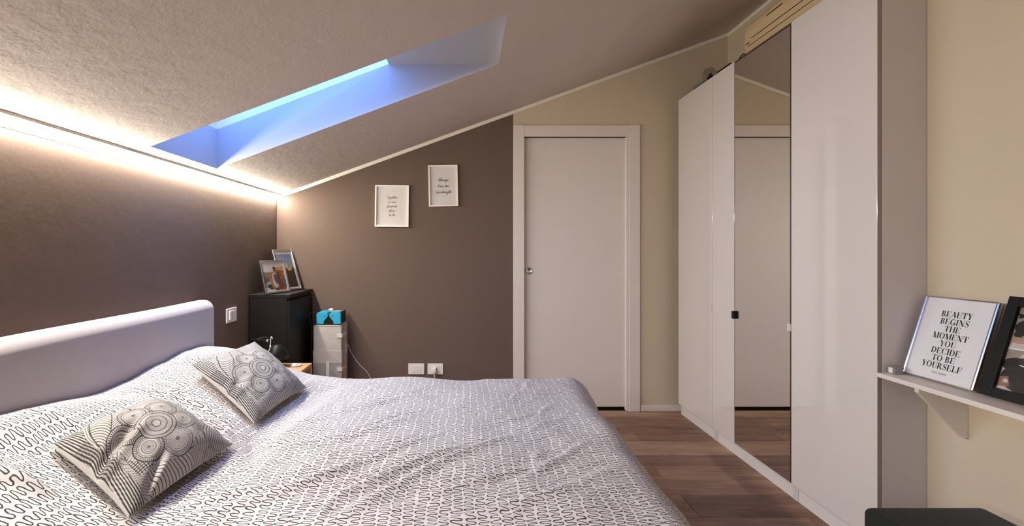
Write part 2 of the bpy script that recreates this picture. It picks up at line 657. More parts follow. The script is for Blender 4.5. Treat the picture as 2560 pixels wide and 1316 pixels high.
# ---- trims
sl = math.sqrt(1 + SL * SL)
t1 = prism('trim_1', [(XL, zc(XL) - 0.027), (XR, zc(XR) - 0.027), (XR, zc(XR)), (XL, zc(XL))], 'y', YB - 0.012, YB, M['trimwhite'], bev=0.002)
tag(t1, 'thin white trim strip along sloped ceiling on back wall', 'trim', kind='structure')
t2 = box('trim_2', (XR - 0.012, YN, zc(XR) - 0.035), (XR, YB - 0.012, zc(XR) - 0.006), M['trimwhite'])
tag(t2, 'thin white trim strip at the top of niche wall', 'trim', kind='structure')
bb = box('baseboard_back', (1.365, YB - 0.012, 0), (1.70, YB, 0.042), M['doorwhite'])
tag(bb, 'low white baseboard between door and wardrobe', 'baseboard', kind='structure')
bb2 = box('baseboard_left', (XL, YF, 0), (XL + 0.012, YB, 0.042), M['doorwhite'])
tag(bb2, 'low white baseboard along left wall', 'baseboard', kind='structure')
bb3 = box('baseboard_right', (XN - 0.012, YF, 0), (XN, 1.88, 0.042), M['doorwhite'])
tag(bb3, 'low white baseboard under the shelf', 'baseboard', kind='structure')

# ---- door
dr = thing('door_1', 'white sliding door with round flush pull in white casing', 'door', (0.87, YB, 0), kind='structure')
cz = DZ + 0.088
box('casing', (XS, YB - 0.018, 0), (DX0, YB + 0.06, cz), M['doorwhite'], dr)
box('casing', (DX1 + 0.008, YB - 0.018, 0), (1.358, YB + 0.06, cz), M['doorwhite'], dr)
box('casing', (DX0 + .0005, YB - 0.016, DZ), (DX1 + 0.0075, YB + 0.06, cz - 0.003), M['doorwhite'], dr)
box('door_stop', (DX1 - 0.012, YB - 0.006, 0), (DX1 + 0.0075, YB + 0.05, DZ - .0005), M['doorwhite'], dr)
pn = box('panel', (DX0 - 0.01, YB + 0.028, 0.022), (DX1 - 0.004, YB + 0.055, DZ + .01), M['doorwhite'], dr)
hx, hz = (1324 - 1158) / 324.0, CAM_Z + (626 - 678) / 324.0
hd = lathe('flush_pull', [(0.0, -0.004), (0.016, -0.004), (0.018, -0.006), (0.027, -0.006), (0.028, -0.003), (0.028, 0.0)], (hx, YB + 0.027, hz), M['chrome'], dr, axis='y')
kh = lathe('keyhole', [(0.0, -0.0065), (0.004, -0.0065), (0.005, -0.004), (0.005, 0.0)], (hx, YB + 0.0265, hz + 0.006), M['black'], dr, axis='y', n=12)
kb = box('latch_bar', (hx - 0.003, YB + 0.018, hz - 0.012), (hx + 0.003, YB + 0.024, hz), M['chrome'], dr, bev=0.001)

# ------------------------------------------------------------------ LED strip along the left wall
led = thing('led_strip_light', 'glowing warm white LED strip along top of left wall', 'light', (XL, 1.0, zc(XL) - 0.03))
EL, EU = (XL + 0.003, CAM_Z + 0.386), (XL + 0.034, CAM_Z + 0.418)     # lower and upper edge of the diffuser
y0, y1 = YF + 0.02, YB - 0.014
prism('channel', [(XL + .0005, EL[1] - .001), (EL[0] - .0005, EL[1] - .001), (EU[0] + .0005, EU[1] + .0005), (EU[0] + .0005, zc(EU[0]) - .001), (XL + .0005, zc(XL) - .001)], 'y', y0, y1, M['alu'], led)
nseg = 26
# slightly bowed diffuser set at 45 degrees in the corner channel
arc = []
for k in range(5):
    q = k / 4
    bow = 0.008 * 4 * q * (1 - q)
    arc.append((EL[0] + (EU[0] - EL[0]) * q + .0005 + .61 * bow, EL[1] + (EU[1] - EL[1]) * q - .0005 - .79 * bow))
verts, faces = [], []
for i in range(nseg + 1):
    y = y0 + (y1 - y0) * i / nseg
    verts += [(p[0], y, p[1]) for p in arc]
for i in range(nseg):
    for k in range(4):
        faces.append((i * 5 + k, (i + 1) * 5 + k, (i + 1) * 5 + k + 1, i * 5 + k + 1))
mesh('diffuser', verts, faces, M['led'], led, True)

# ------------------------------------------------------------------ wardrobes
WX = 1.625
ZT, ZB = 2.372, 0.083


def pull_tab(parent, y, z, m, wid=0.014, proj=0.010, hgt=0.038):
    pts = [(WX - 0.0005, y - wid / 2), (WX - proj, y - wid / 2 + 0.003), (WX - proj, y + wid / 2 - 0.003), (WX - 0.0005, y + wid / 2)]
    return prism('handle', pts, 'z', z - hgt / 2, z + hgt / 2, m, parent, bev=0.001)


def unit(label, ya, yb):
    t = thing('tall_wardrobe', label, 'wardrobe', (WX + 0.2, (ya + yb) / 2, 0))
    t['group'] = 'white wardrobe units in a row'
    bx = 2.035
    boxes('carcass', [((WX + 0.0205, ya + .001, 0.0), (bx, ya + 0.019, ZT - .004)), ((WX + 0.0205, yb - 0.019, 0.0), (bx, yb - .001, ZT - .004)),
                      ((WX + 0.0205, ya + 0.019, ZT - 0.023), (bx, yb - 0.019, ZT - .004)), ((WX + 0.0205, ya + 0.019, 0.062), (bx, yb - 0.019, 0.08)),
                      ((bx - 0.006, ya + 0.019, 0.08), (bx, yb - 0.019, ZT - 0.023))], M['carcass'], t, 0.0008)
    box('plinth', (WX + 0.024, ya + 0.0195, 0.0), (WX + 0.036, yb - 0.0195, 0.0615), M['plinth'], t, 0.0008)
    return t


Y4, Y3, Y2, Y1, Y0 = 3.637, 3.137, 2.887, 2.387, 1.889
ua = unit('white glossy wardrobe nearest the back wall with one plain door', Y3, Y4)
ub = unit('middle wardrobe with narrow white door and tall mirror door', Y1, Y3)
uc = unit('white glossy wardrobe nearest the shelf with one wide plain door', Y0, Y1)


def wdoor(parent, ya, yb, m=M['gloss']):
    o = box('door', (WX, ya + 0.0012, ZB), (WX + 0.018, yb - 0.0012, ZT), [m, M['edgeshade']], parent, bev=0.0015, seg=3)
    for p in o.data.polygons:
        if abs(p.normal.y) > 0.9: p.material_index = 1
    return o


d1 = wdoor(ua, Y3, Y4)
pull_tab(d1, Y3 + 0.016, CAM_Z - 0.383, M['whiteplastic'])
d2 = wdoor(ub, Y2, Y3)
md = box('mirror_door', (WX + 0.004, Y1 + 0.003, ZB), (WX + 0.018, Y2 - 0.004, ZT), M['darkedge'], ub, bev=0.001)
box('mirror_pane', (WX + 0.0005, Y1 + 0.008, ZB + .002), (WX + 0.0039, Y2 - 0.0045, ZT - 0.014), M['mirror'], md, bev=0)
d4 = wdoor(uc, Y0, Y1)
# small black pull at the mirror edge, clear tab at the other edge
hb = prism('handle', [(WX - .0005, Y2 - 0.022), (WX - 0.014, Y2 - 0.020), (WX - 0.020, Y2 - 0.006), (WX - 0.014, Y2 + 0.008), (WX - .0005, Y2 + 0.010)], 'z', CAM_Z - 0.409, CAM_Z - 0.364, M['black'], md, bev=0.002)
hb['label'] = 'small black pull'
box('chrome_strip', (WX - 0.0225, Y2 - 0.009, CAM_Z - 0.408), (WX - 0.0185, Y2 - 0.004, CAM_Z - 0.365), M['chrome'], md, bev=0.0008)
hw = pull_tab(md, Y1 + 0.006, CAM_Z - 0.383, M['whiteplastic'], 0.016, 0.012, 0.036)

# ------------------------------------------------------------------ air conditioner on the niche wall
ac = thing('air_conditioner', 'cream split air conditioner on niche wall above wardrobes', 'air conditioner', (XR, 2.75, 2.64))
prof = []
for a in range(0, 91, 15):
    prof.append((1.885 - 0.045 * math.sin(math.radians(a)) if a else 1.885, 0))
acp = [(XR, 2.50), (1.93, 2.50), (1.872, 2.512), (1.846, 2.535), (1.840, 2.57), (1.842, 2.655), (1.850, 2.692), (1.868, 2.718), (1.90, 2.733), (1.95, 2.738), (XR, 2.738)]
prism('housing', acp, 'y', 2.34, 3.15, M['acplastic'], ac, bev=0.004)


def ac_strip(name, za, zb, ya, yb, m, out=0.0015):
    pa = np.interp([za, zb], [2.512, 2.535, 2.57, 2.66, 2.71], [1.872, 1.846, 1.840, 1.842, 1.850])
    return prism(name, [(pa[0] - out, za), (pa[1] - out, zb), (pa[1] + .004, zb), (pa[0] + .004, za)], 'y', ya, yb, m, ac)


ac_strip('panel_gap', 2.594, 2.598, 2.38, 3.075, M['black'])
ac_strip('louvre_gap', 2.556, 2.560, 2.36, 3.12, M['darkedge'], .0008)
ac_strip('slot', 2.664, 2.669, 2.78, 2.925, M['black'])
ac_strip('slot', 2.664, 2.669, 2.45, 2.62, M['black'])
ac_strip('badge', 2.572, 2.579, 3.095, 3.13, M['darkedge'], .0012)
bm_l = ac_strip('louvre', 2.516, 2.553, 2.40, 3.11, M['acplastic'], .004)

# ------------------------------------------------------------------ bed
BX0, BX1, BY0, BY1 = -1.30, 0.56, 1.02, 2.60
bed = thing('bed', 'grey velvet upholstered bed with long padded headboard', 'bed', (-0.4, 1.8, 0))
# headboard: profile (x,z) with rolled top, lofted along Y with softened ends
HX1 = -1.330
prof = [(XL + 0.004, 0.10), (HX1, 0.10), (HX1 + .002, 0.50), (HX1, 0.88)]
for a in range(10, 100, 10):
    prof.append((HX1 - 0.05 + 0.05 * math.cos(math.radians(a)), 0.925 + 0.05 * math.sin(math.radians(a))))
prof += [(XL + 0.03, 0.974), (XL + 0.010, 0.968), (XL + 0.004, 0.955)]
hy0, hy1 = 0.88, 2.585
cxz = ((XL + HX1) / 2, 0.52)
verts, faces = [], []
ys = []
for t in np.linspace(0, 1, 9):
    ys.append((hy0 + 0.05 * (1 - math.cos(t * math.pi / 2)), 1 - (1 - math.sin(t * math.pi / 2)) * 1.0))
ys = [(hy0 + 0.022 * (1 - math.cos(a)), math.sin(a)) for a in np.linspace(0.15, math.pi / 2, 7)]
ys += [(y, 1.0) for y in np.linspace(hy0 + .06, hy1 - .06, 60)]
ys += [(hy1 - 0.022 * (1 - math.cos(a)), math.sin(a)) for a in np.linspace(math.pi / 2, 0.15, 7)]
n = len(prof)
for y, s in ys:
    inset = 0.022 * (1 - s)
    wob = 0.0015 * math.sin(y * 5.0)
    for px, pz in prof:
        vx = px - inset * (1 if px > cxz[0] else -0.3)
        vz = pz - (inset if pz > 0.5 else 0) + (wob if pz > .9 else 0)
        verts.append((vx, y, vz))
for i in range(len(ys) - 1):
    for k in range(n):
        faces.append((i * n + k, (i + 1) * n + k, (i + 1) * n + (k + 1) % n, i * n + (k + 1) % n))
faces.append(tuple(range(n)))
faces.append(tuple(reversed([(len(ys) - 1) * n + k for k in range(n)])))
hbo = mesh('headboard', verts, faces, M['velvet'], bed, True)
box('base', (HX1 + .003, BY0, 0.09), (BX1, BY1, 0.33), M['velvet'], bed, bev=0.02, seg=3)
for x in (-1.2, 0.45):
    for y in (1.1, 2.5):
        lathe('leg', [(0.0, 0), (0.02, 0), (0.028, 0.09), (0.0, 0.09)], (x, y, 0), M['black'], bed, 16)
mt = box('mattress', (HX1 + .01, BY0 + .005, 0.332), (BX1 - .01, BY1 - .005, 0.505), M['mattress'], bev=0.04, seg=4)
tag(mt, 'white mattress under the patterned duvet on the bed', 'mattress')

# ---- duvet: cloth surface with head hump, folds and hanging sides
S0, S1 = -1.322, 1.02      # along X (arc length)
T0, T1 = 0.62, 3.02        # along Y (arc length)
NS, NT = 320, 320
s = np.linspace(S0, S1, NS)
t = np.linspace(T0, T1, NT)
Sg, Tg = np.meshgrid(s, t, indexing='ij')


def drape(p, edge, r, ang):
    """position and drop for a cloth that bends over an edge with radius r down to angle ang, then hangs straight"""
    a = np.clip(p - edge, 0, None)
    am = r * ang
    th = np.clip(a / r, 0, ang)
    pos = np.minimum(p, edge) + r * np.sin(th) + np.clip(a - am, 0, None) * np.cos(ang)
    drop = r * (1 - np.cos(th)) + np.clip(a - am, 0, None) * np.sin(ang)
    return pos, drop


px_, dx_ = drape(Sg, 0.505 + 0.035 * np.clip((Tg - 2.2) / 0.4, 0, 1), 0.15, math.radians(74))
yf_, dyf = drape(Tg, 2.555, 0.10, math.radians(82))
yn_, dyn = drape(-Tg, -1.07, 0.10, math.radians(82))
Xg = px_
Yg = np.where(Tg > 1.8, yf_, -yn_)
dy_ = np.where(Tg > 1.8, dyf, dyn)
drop = np.sqrt(dx_ ** 2 + dy_ ** 2)
drop = np.maximum(drop, 0)
hy = np.interp(Yg, [0.9, 1.15, 1.35, 1.55, 1.75, 1.89, 2.1, 2.28, 2.45, 2.6, 2.75], [0.16, 0.205, 0.222, 0.200, 0.172, 0.165, 0.188, 0.203, 0.192, 0.155, 0.10])
hx = np.interp(Xg, [-1.33, -1.25, -1.15, -1.05, -0.95, -0.85, -0.75, -0.65, -0.55], [0.98, 1.0, 0.92, 0.70, 0.42, 0.20, 0.08, 0.02, 0.0])
kx = np.ones(9) / 9.0
hx = hx[:, 0]
hx = np.convolve(np.pad(hx, 12, mode='edge'), np.ones(25) / 25, mode='valid')[:, None]
Zg = 0.555 + hy * hx - drop


def vnoise(x, y, sc_, seed):
    r = np.random.default_rng(seed)
    g = r.random((64, 64))
    X, Y = x * sc_ + 20, y * sc_ + 20
    xi, yi = np.floor(X).astype(int), np.floor(Y).astype(int)
    fx, fy = X - xi, Y - yi
    fx, fy = fx * fx * (3 - 2 * fx), fy * fy * (3 - 2 * fy)
    q = lambda i, j: g[i % 64, j % 64]
    return (q(xi, yi) * (1 - fx) + q(xi + 1, yi) * fx) * (1 - fy) + (q(xi, yi + 1) * (1 - fx) + q(xi + 1, yi + 1) * fx) * fy - 0.5


disp = 0.020 * vnoise(Sg, Tg, 3.1, 1) + 0.010 * vnoise(Sg, Tg, 7.0, 2) + 0.004 * vnoise(Sg, Tg, 16.0, 3)


def ridge(p, q, amp, wid, sharp=0.5):
    """a cloth fold running from p to q"""
    global disp
    p, q = np.array(p), np.array(q)
    d = q - p
    L = np.linalg.norm(d); d = d / L
    nx = np.array([-d[1], d[0]])
    al = (Sg - p[0]) * d[0] + (Tg - p[1]) * d[1]
    bend = 0.03 * np.sin(al / L * 3.0 + p[0] * 9)
    ac_ = (Sg - p[0]) * nx[0] + (Tg - p[1]) * nx[1] + bend
    u = np.clip(al / L, 0, 1)
    env = np.sin(np.pi * np.clip(u, 0.0, 1.0)) ** 0.7 * ((al > 0) & (al < L))
    w1 = np.where(ac_ > 0, wid, wid * (1 + sharp))
    disp = disp + 1.35 * amp * env * (np.exp(-(ac_ / w1) ** 2) - 0.45 * np.exp(-((ac_ - wid * 1.9) / wid) ** 2))


for f in [((-0.33, 1.20), (0.20, 1.80), .011, .016), ((-0.42, 1.28), (0.02, 1.66), .010, .015), ((-0.20, 1.22), (0.32, 1.62), .008, .016),
          ((-0.50, 1.40), (-0.05, 1.78), .009, .014), ((-0.62, 1.60), (-0.20, 1.98), .007, .014), ((-0.10, 1.15), (0.30, 1.42), .007, .016),
          ((-0.70, 1.20), (-0.35, 1.55), .010, .020), ((-0.85, 1.15), (-0.55, 1.42), .012, .022), ((-0.60, 2.0), (-0.25, 2.25), .006, .015),
          ((-1.28, 1.25), (-1.00, 1.12), .016, .022), ((-1.25, 1.10), (-0.86, 1.22), .014, .020), ((-1.02, 1.20), (-0.80, 1.08), .013, .018),
          ((-1.28, 1.85), (-0.95, 1.80), .012, .020), ((-1.2, 1.95), (-0.85, 1.75), .012, .018), ((-0.98, 1.58), (-0.72, 1.80), .014, .016),
          ((-1.0, 1.75), (-0.78, 1.66), .010, .014), ((0.2, 1.5), (0.48, 1.72), .006, .014), ((0.0, 1.85), (0.35, 2.1), .005, .014),
          ((-1.3, 2.1), (-1.05, 2.35), .010, .020), ((0.10, 1.30), (0.55, 1.55), .006, .02), ((-1.31, 1.45), (-1.0, 1.50), .010, .018)]:
    ridge(*f)
for i in range(46):
    cx_, cy_ = rng.uniform(-0.9, 0.6), rng.uniform(1.0, 2.5)
    an = math.radians(rng.normal(45, 22))
    L = rng.uniform(0.10, 0.32)
    ridge((cx_, cy_), (cx_ + L * math.cos(an), cy_ + L * math.sin(an)), rng.uniform(.0015, .0045), rng.uniform(.009, .016))
# folds on the hanging parts run downwards
hang_x = np.clip((Sg - 0.62) / 0.15, 0, 1)
hang_y = np.clip((np.abs(Tg - 1.81) - 0.82) / 0.12, 0, 1)
disp = disp + hang_x * 0.014 * np.sin(Tg * 19 + 1.5 * np.sin(Tg * 5)) * (1 - 0.3 * hang_y) + hang_y * 0.012 * np.sin(Sg * 21 + 1.2 * np.sin(Sg * 4.3))
# numerical normals
P = np.stack([Xg, Yg, Zg], -1)
du = np.gradient(P, axis=0); dv = np.gradient(P, axis=1)
Nn = np.cross(du, dv); Nn /= np.linalg.norm(Nn, axis=-1, keepdims=True) + 1e-9
P = P + Nn * disp[..., None]
P[..., 2] = np.maximum(P[..., 2], 0.10)
P[..., 0] = np.maximum(P[..., 0], HX1 + 0.008)
CUSH = [((-1.135, 1.320, 0.705), (-0.800, 1.150, 0.600), (-0.765, 1.600, 0.595), (-1.078, 1.695, 0.722), 0.088),
        ((-1.13, 1.985, 0.765), (-0.795, 1.830, 0.580), (-0.752, 2.315, 0.580), (-1.085, 2.505, 0.765), 0.068)]
for cL, cB, cR, cT, th in CUSH:
    # the cloth is pressed down where a cushion rests on it
    cL, cB, cT, cR = np.array(cL), np.array(cB), np.array(cT), np.array(cR)
    e1, e2 = (cB - cL + cR - cT) / 2, (cT - cL + cR - cB) / 2
    c0_ = (cL + cB + cT + cR) / 4 - e1 / 2 - e2 / 2
    det = e1[0] * e2[1] - e1[1] * e2[0]
    dx0, dy0 = P[..., 0] - c0_[0], P[..., 1] - c0_[1]
    uu = (dx0 * e2[1] - dy0 * e2[0]) / det
    vv = (dy0 * e1[0] - dx0 * e1[1]) / det
    bu = np.clip(1 - np.abs(2 * uu - 1) ** 2.4, 0, 1) ** .62 * np.clip(1 - np.abs(2 * vv - 1) ** 2.4, 0, 1) ** .62
    zp = (1 - uu) * (1 - vv) * cL[2] + uu * (1 - vv) * cB[2] + uu * vv * cR[2] + (1 - uu) * vv * cT[2] - 0.60 * th * bu - 0.018
    out_ = np.maximum(np.maximum(-uu, uu - 1), np.maximum(-vv, vv - 1))
    m_ = np.clip(1 - out_ / 0.45, 0, 1); m_ = m_ * m_ * (3 - 2 * m_)
    P[..., 2] = P[..., 2] - m_ * np.clip(P[..., 2] - zp, 0, None)
idx = np.arange(NS * NT).reshape(NS, NT)
quads = np.stack([idx[:-1, :-1], idx[1:, :-1], idx[1:, 1:], idx[:-1, 1:]], -1).reshape(-1, 4)


def grid_mesh(name, P, quads, uv, m, parent=None, cols=None):
    off = root_loc(parent)
    me = bpy.data.meshes.new(name)
    V = (P.reshape(-1, 3) - np.array(off)).astype(np.float32)
    me.vertices.add(len(V)); me.vertices.foreach_set('co', V.ravel())
    me.loops.add(quads.size); me.loops.foreach_set('vertex_index', quads.ravel().astype(np.int32))
    me.polygons.add(len(quads)); me.polygons.foreach_set('loop_start', np.arange(0, quads.size, 4, dtype=np.int32))
    me.polygons.foreach_set('loop_total', np.full(len(quads), 4, dtype=np.int32))
    me.update(calc_edges=True)
    if uv is not None:
        l = me.uv_layers.new(name='UVMap')
        l.data.foreach_set('uv', uv.reshape(-1, 2)[quads.ravel()].astype(np.float32).ravel())
    if cols is not None:
        ca = me.color_attributes.new('print', 'FLOAT_COLOR', 'POINT')
        c4 = np.ones((len(V), 4), dtype=np.float32); c4[:, :3] = cols.reshape(-1, 3)
        ca.data.foreach_set('color', c4.ravel())
    return link(name, me, m, parent, True)


dv_o = grid_mesh('duvet', P, quads, np.stack([Sg, Tg], -1), M['duvet'])
sol = dv_o.modifiers.new('thickness', 'SOLIDIFY')
sol.thickness = 0.022
sol.offset = -1
tag(dv_o, 'white duvet printed with dark squiggly lines spread over the bed', 'duvet')


def bed_z(x, y):
    d = (P[..., 0] - x) ** 2 + (P[..., 1] - y) ** 2
    return float(P[..., 2].ravel()[np.argmin(d)])


# ------------------------------------------------------------------ cushions with printed mandala flower
def srgb_lin(a):
    a = a / 255.0
    return np.where(a <= 0.04045, a / 12.92, ((a + 0.055) / 1.055) ** 2.4)


def cushion_print(N, seed):
    r = np.random.default_rng(seed)
    u, v = np.meshgrid(np.linspace(0, 1, N), np.linspace(0, 1, N), indexing='ij')
    wob = lambda sc_, a, sd: a * vnoise(u * 10, v * 10, sc_, sd)
    val = np.full((N, N), 0.0)           # darkness 0..1
    px = 1.0 / N

    def lines(f, thick=0.12):
        """dark lines where f crosses integers (f in units of line spacing)"""
        fr_ = np.abs(f - np.round(f))
        return np.clip((thick - fr_) / 0.06, 0, 1)

    def put(mask, new):
        np.copyto(val, np.where(mask, new, val))
    # background: wavy fields cut in irregular bands
    fld = (u * 0.5 + v * 0.9 + wob(0.6, 0.5, seed + 1)) * 5
    kind = np.floor(fld).astype(int) % 4
    bgd = np.where(kind == 0, lines(u * 46 + wob(0.8, 3, seed + 2), .16) * .9, np.where(kind == 1, lines(v * 44 + wob(.7, 4, seed + 3), .14) * .8,
          np.where(kind == 2, lines((u + v) * 34 + wob(.9, 3, seed + 4), .18) * .85, lines((u - v) * 38 + wob(.5, 5, seed + 5), .12) * .8)))
    bgd = np.maximum(bgd, lines(fld, 0.03) * 1.0)
    put(val >= 0, bgd * .85 + 0.16)
    # sweeping stems on the right side
    sw = (v - 0.10 - 0.9 * (u - 0.55) ** 2 * 2.0)
    put((u > .62) & (v > .2) & (v < .55), lines((v * 1.0 - (u - .62) * 0.9 + 0.6 * (u - .62) ** 2) * 34 + wob(.6, 1.5, seed + 6), .15) * .95)
    # plaid patch
    pm = (u > .55) & (u < .86) & (v > .14) & (v < .40)
    put(pm, np.maximum(lines(u * 52, .20), lines(v * 48 + np.sin(u * 20) * .3, .16)) * .9 + 0.06)
    # strong parallel border lines near the bottom edge
    bm_ = v < (0.120 + 0.02 * np.sin(u * 7))
    bd_ = lines(v * 68 + 0.8 * np.sin(u * 9) + wob(.5, 1.6, seed + 7), .28) * 1.0
    put(bm_, bd_)
    cross = (np.abs(u - .36) < .10) | (np.abs(u - .62) < .07)
    put(bm_ & cross, np.maximum(bd_, lines(u * 70, .25) * .8))
    # big outer arcs behind the flower
    fc = np.array([.57, .47])
    R = np.hypot(u - fc[0], v - fc[1]); TH = np.arctan2(v - fc[1], u - fc[0])
    put((R < .34), lines(R * 60 + .4 * np.sin(TH * 6), .14) * .7 * (np.sin(TH * 3 + 1) > -.4) + lines(TH * 14, .16) * .6 * (np.sin(TH * 3 + 1) <= -.4))
    # leaf
    lc = np.array([.27, .29]); ax = np.array([.27, -.19]); La = np.linalg.norm(ax); ax = ax / La; nx = np.array([-ax[1], ax[0]])
    al = ((u - lc[0]) * ax[0] + (v - lc[1]) * ax[1]) / La
    ac2 = (u - lc[0]) * nx[0] + (v - lc[1]) * nx[1]
    half = 0.150 * np.clip(1 - np.abs(al) ** 2.2, 0, 1) * (1 - 0.25 * al)
    half2 = half * 1.25
    put((np.abs(ac2) < half2) & (np.abs(al) < 1), lines((half2 - np.abs(ac2)) * 70, .2) * .8)
    lm = (np.abs(ac2) < half) & (np.abs(al) < 1)
    put(lm, lines((al * La + np.abs(ac2) * 1.5 - 6 * ac2 ** 2) * 38, .17) * .95)
    put(lm & (np.abs(ac2) < .0035), 1.0)
    put((np.abs(np.abs(ac2) - half) < .004) & (np.abs(al) < 1), 1.0)
    # second, feather like leaf along the far side
    fx_ = .70 + .05 * np.sin((u - .15) * 5); al2 = u - .18
    d2 = v - (.80 - .25 * (u - .4) ** 2)
    hw2 = .035 * np.clip(np.sin(np.clip((u - .2) / .7, 0, 1) * np.pi), 0, 1)
    put(np.abs(d2) < hw2, lines((u * 1.0 - np.abs(d2) * 1.2) * 50, .14) * .8)
    put((np.abs(d2) < .003) & (u > .2) & (u < .9), 1.0)
    put((np.abs(np.abs(d2) - hw2) < .003) & (hw2 > .002), .9)
    # petals
    for k in range(6):
        a = math.radians(60 * k + 12)
        pr = (.125, .112, .132, .118, .128, .114)[k]
        pc = fc + np.array([math.cos(a), math.sin(a)]) * .225
        r1 = np.hypot((u - pc[0]) * 1.0, (v - pc[1]) * 1.0)
        th = np.arctan2(v - pc[1], u - pc[0])
        put(r1 < pr, lines(r1 * (52 if k % 2 else 62) + .25, .15) * .85)
        put((np.abs(r1 - pr * .86) < .010), (np.sin(th * 46) > .35) * .85 + 0.05)
        if k % 3 == 0:
            put(r1 < pr * .55, lines(th * 5.0, .16) * .8)
        else:
            put(r1 < pr * .42, lines(r1 * 85, .2) * .9)
        put(r1 < pr * .13, .75)
        put((np.abs(r1 - pr) < .0035) | (np.abs(r1 - pr * .74) < .0025), .95)
    # central disc
    r0 = .155
    put(R < r0, .05)
    put((R < r0) & (R > .125), lines(TH * 17, .2) * .85 * (np.sin(TH * 2 + .6) > -.2) + lines(R * 120, .25) * .8 * (np.sin(TH * 2 + .6) <= -.2))
    put((R <= .125) & (R > .082), np.where(np.sin(TH * 3) > .1, lines(TH * 12, .22) * .8, lines(R * 110, .2) * .7))
    put((R <= .082) & (R > .035), np.where(np.sin(TH * 4 + .5) > 0, lines(R * 95, .22) * .8, .35))
    put(R <= .035, lines(TH * 8 / (2 * math.pi), .10) * .9)
    for q in (.155, .125, .082, .035):
        put(np.abs(R - q) < .0035, 1.0)
    # margins
    put(v < .012, 0.05)
    c0 = srgb_lin(np.array([176.0, 170, 165])); c1 = srgb_lin(np.array([40.0, 36, 34]))
    val = np.clip(val * 0.95 + 0.06 + 0.10 * vnoise(u * 10, v * 10, .5, seed + 9), 0, 1)
    return c0 + (c1 - c0) * val[..., None]


def make_cushion(label, Lc, Bc, Rc, Tc, thick, seed, crease):
    Lc, Bc, Rc, Tc = (np.array(c, float) for c in (Lc, Bc, Rc, Tc))
    ctr = (Lc + Bc + Rc + Tc) / 4
    root = thing('cushion', label, 'cushion', tuple(ctr - np.array([0, 0, 0.05])), group='square printed cushions on the bed')
    N = 400

    def surf(N, side):
        u, v = np.meshgrid(np.linspace(0, 1, N), np.linspace(0, 1, N), indexing='ij')
        # concave edges between the pointed corners
        cu, cv_ = 2 * u - 1, 2 * v - 1
        pin = 0.055
        uu = 0.5 + 0.5 * cu * (1 - pin * (1 - cv_ ** 2) ** 1.0 * np.abs(cu) ** 2)
        vv = 0.5 + 0.5 * cv_ * (1 - pin * (1 - cu ** 2) ** 1.0 * np.abs(cv_) ** 2)
        U, V = uu[..., None], vv[..., None]
        p = (1 - U) * (1 - V) * Lc + U * (1 - V) * Bc + U * V * Rc + (1 - U) * V * Tc
        n = np.cross(Bc - Lc, Tc - Lc); n /= np.linalg.norm(n)
        if n[2] < 0: n = -n
        bl = (np.clip(1 - np.abs(cu) ** 2.4, 0, 1) ** 0.62) * (np.clip(1 - np.abs(cv_) ** 2.4, 0, 1) ** 0.62)
        h = thick * bl
        if side > 0:
            h = h + bl ** .5 * (0.012 * vnoise(u * 10, v * 10, .45, seed) + 0.006 * vnoise(u * 10, v * 10, 1.1, seed + 1))
            if crease:
                for (pa, pb, am, wd_) in crease:
                    pa, pb = np.array(pa), np.array(pb)
                    d = pb - pa; L = np.linalg.norm(d); d = d / L
                    al = ((u - pa[0]) * d[0] + (v - pa[1]) * d[1]) / L
                    ac_ = (u - pa[0]) * -d[1] + (v - pa[1]) * d[0]
                    env = np.clip(np.minimum((al + .05) * 4, (1.05 - al) * 2.5), 0, 1)
                    h = h - am * env * np.exp(-(ac_ / wd_) ** 2) * bl ** .3 + am * .4 * env * np.exp(-((ac_ + wd_ * 1.8) / wd_) ** 2) * bl ** .3
        else:
            h = -h * 0.5
        return p + n * h[..., None], np.stack([u, v], -1)
    Pf, uv = surf(N, 1)
    id_ = np.arange(N * N).reshape(N, N)
    q = np.stack([id_[:-1, :-1], id_[1:, :-1], id_[1:, 1:], id_[:-1, 1:]], -1).reshape(-1, 4)
    fo = grid_mesh('printed_front', Pf, q, uv, M['cushprint'], root, cushion_print(N, seed))
    N2 = 60
    Pb, uv2 = surf(N2, -1)
    id_ = np.arange(N2 * N2).reshape(N2, N2)
    q2 = np.stack([id_[:-1, :-1], id_[:-1, 1:], id_[1:, 1:], id_[1:, :-1]], -1).reshape(-1, 4)
    bo = grid_mesh('plain_back', Pb, q2, uv2, M['cushback'], root)
    # dark zip edge on the side toward the headboard
    zp = [Pf[0, j] + np.array([0, 0, .001]) for j in range(int(N * .10), int(N * .72), 24)]
    tube('zip_edge', [tuple(p) for p in zp], 0.0028, M['inkgrey'], root, n=6, smooth_pts=3)
    return root


make_cushion('nearer printed cushion with large flower, creased, in front of headboard',
             *CUSH[0], 21,
             [((0.58, -0.05), (0.40, 0.46), 0.030, 0.050), ((0.98, 0.12), (0.80, 0.40), 0.014, 0.035)])
make_cushion('farther printed cushion with flower, beside the dark chest corner',
             *CUSH[1], 21,
             [((0.60, -0.02), (0.50, 0.25), 0.012, 0.05)])

# ------------------------------------------------------------------ lettering
def ring(cx, cy, rx, ry, tx, ty, a0, a1, n=26):
    out = []
    for i in range(n):
        q = []
        for a in (a0 + (a1 - a0) * i / n, a0 + (a1 - a0) * (i + 1) / n):
            r = math.radians(a)
            q.append(((cx + rx * math.cos(r), cy + ry * math.sin(r)), (cx + (rx - tx) * math.cos(r), cy + (ry - ty) * math.sin(r))))
        out.append([q[0][0], q[1][0], q[1][1], q[0][1]])
    return out


def rc(x0, y0, x1, y1):
    return [[(x0, y0), (x1, y0), (x1, y1), (x0, y1)]]


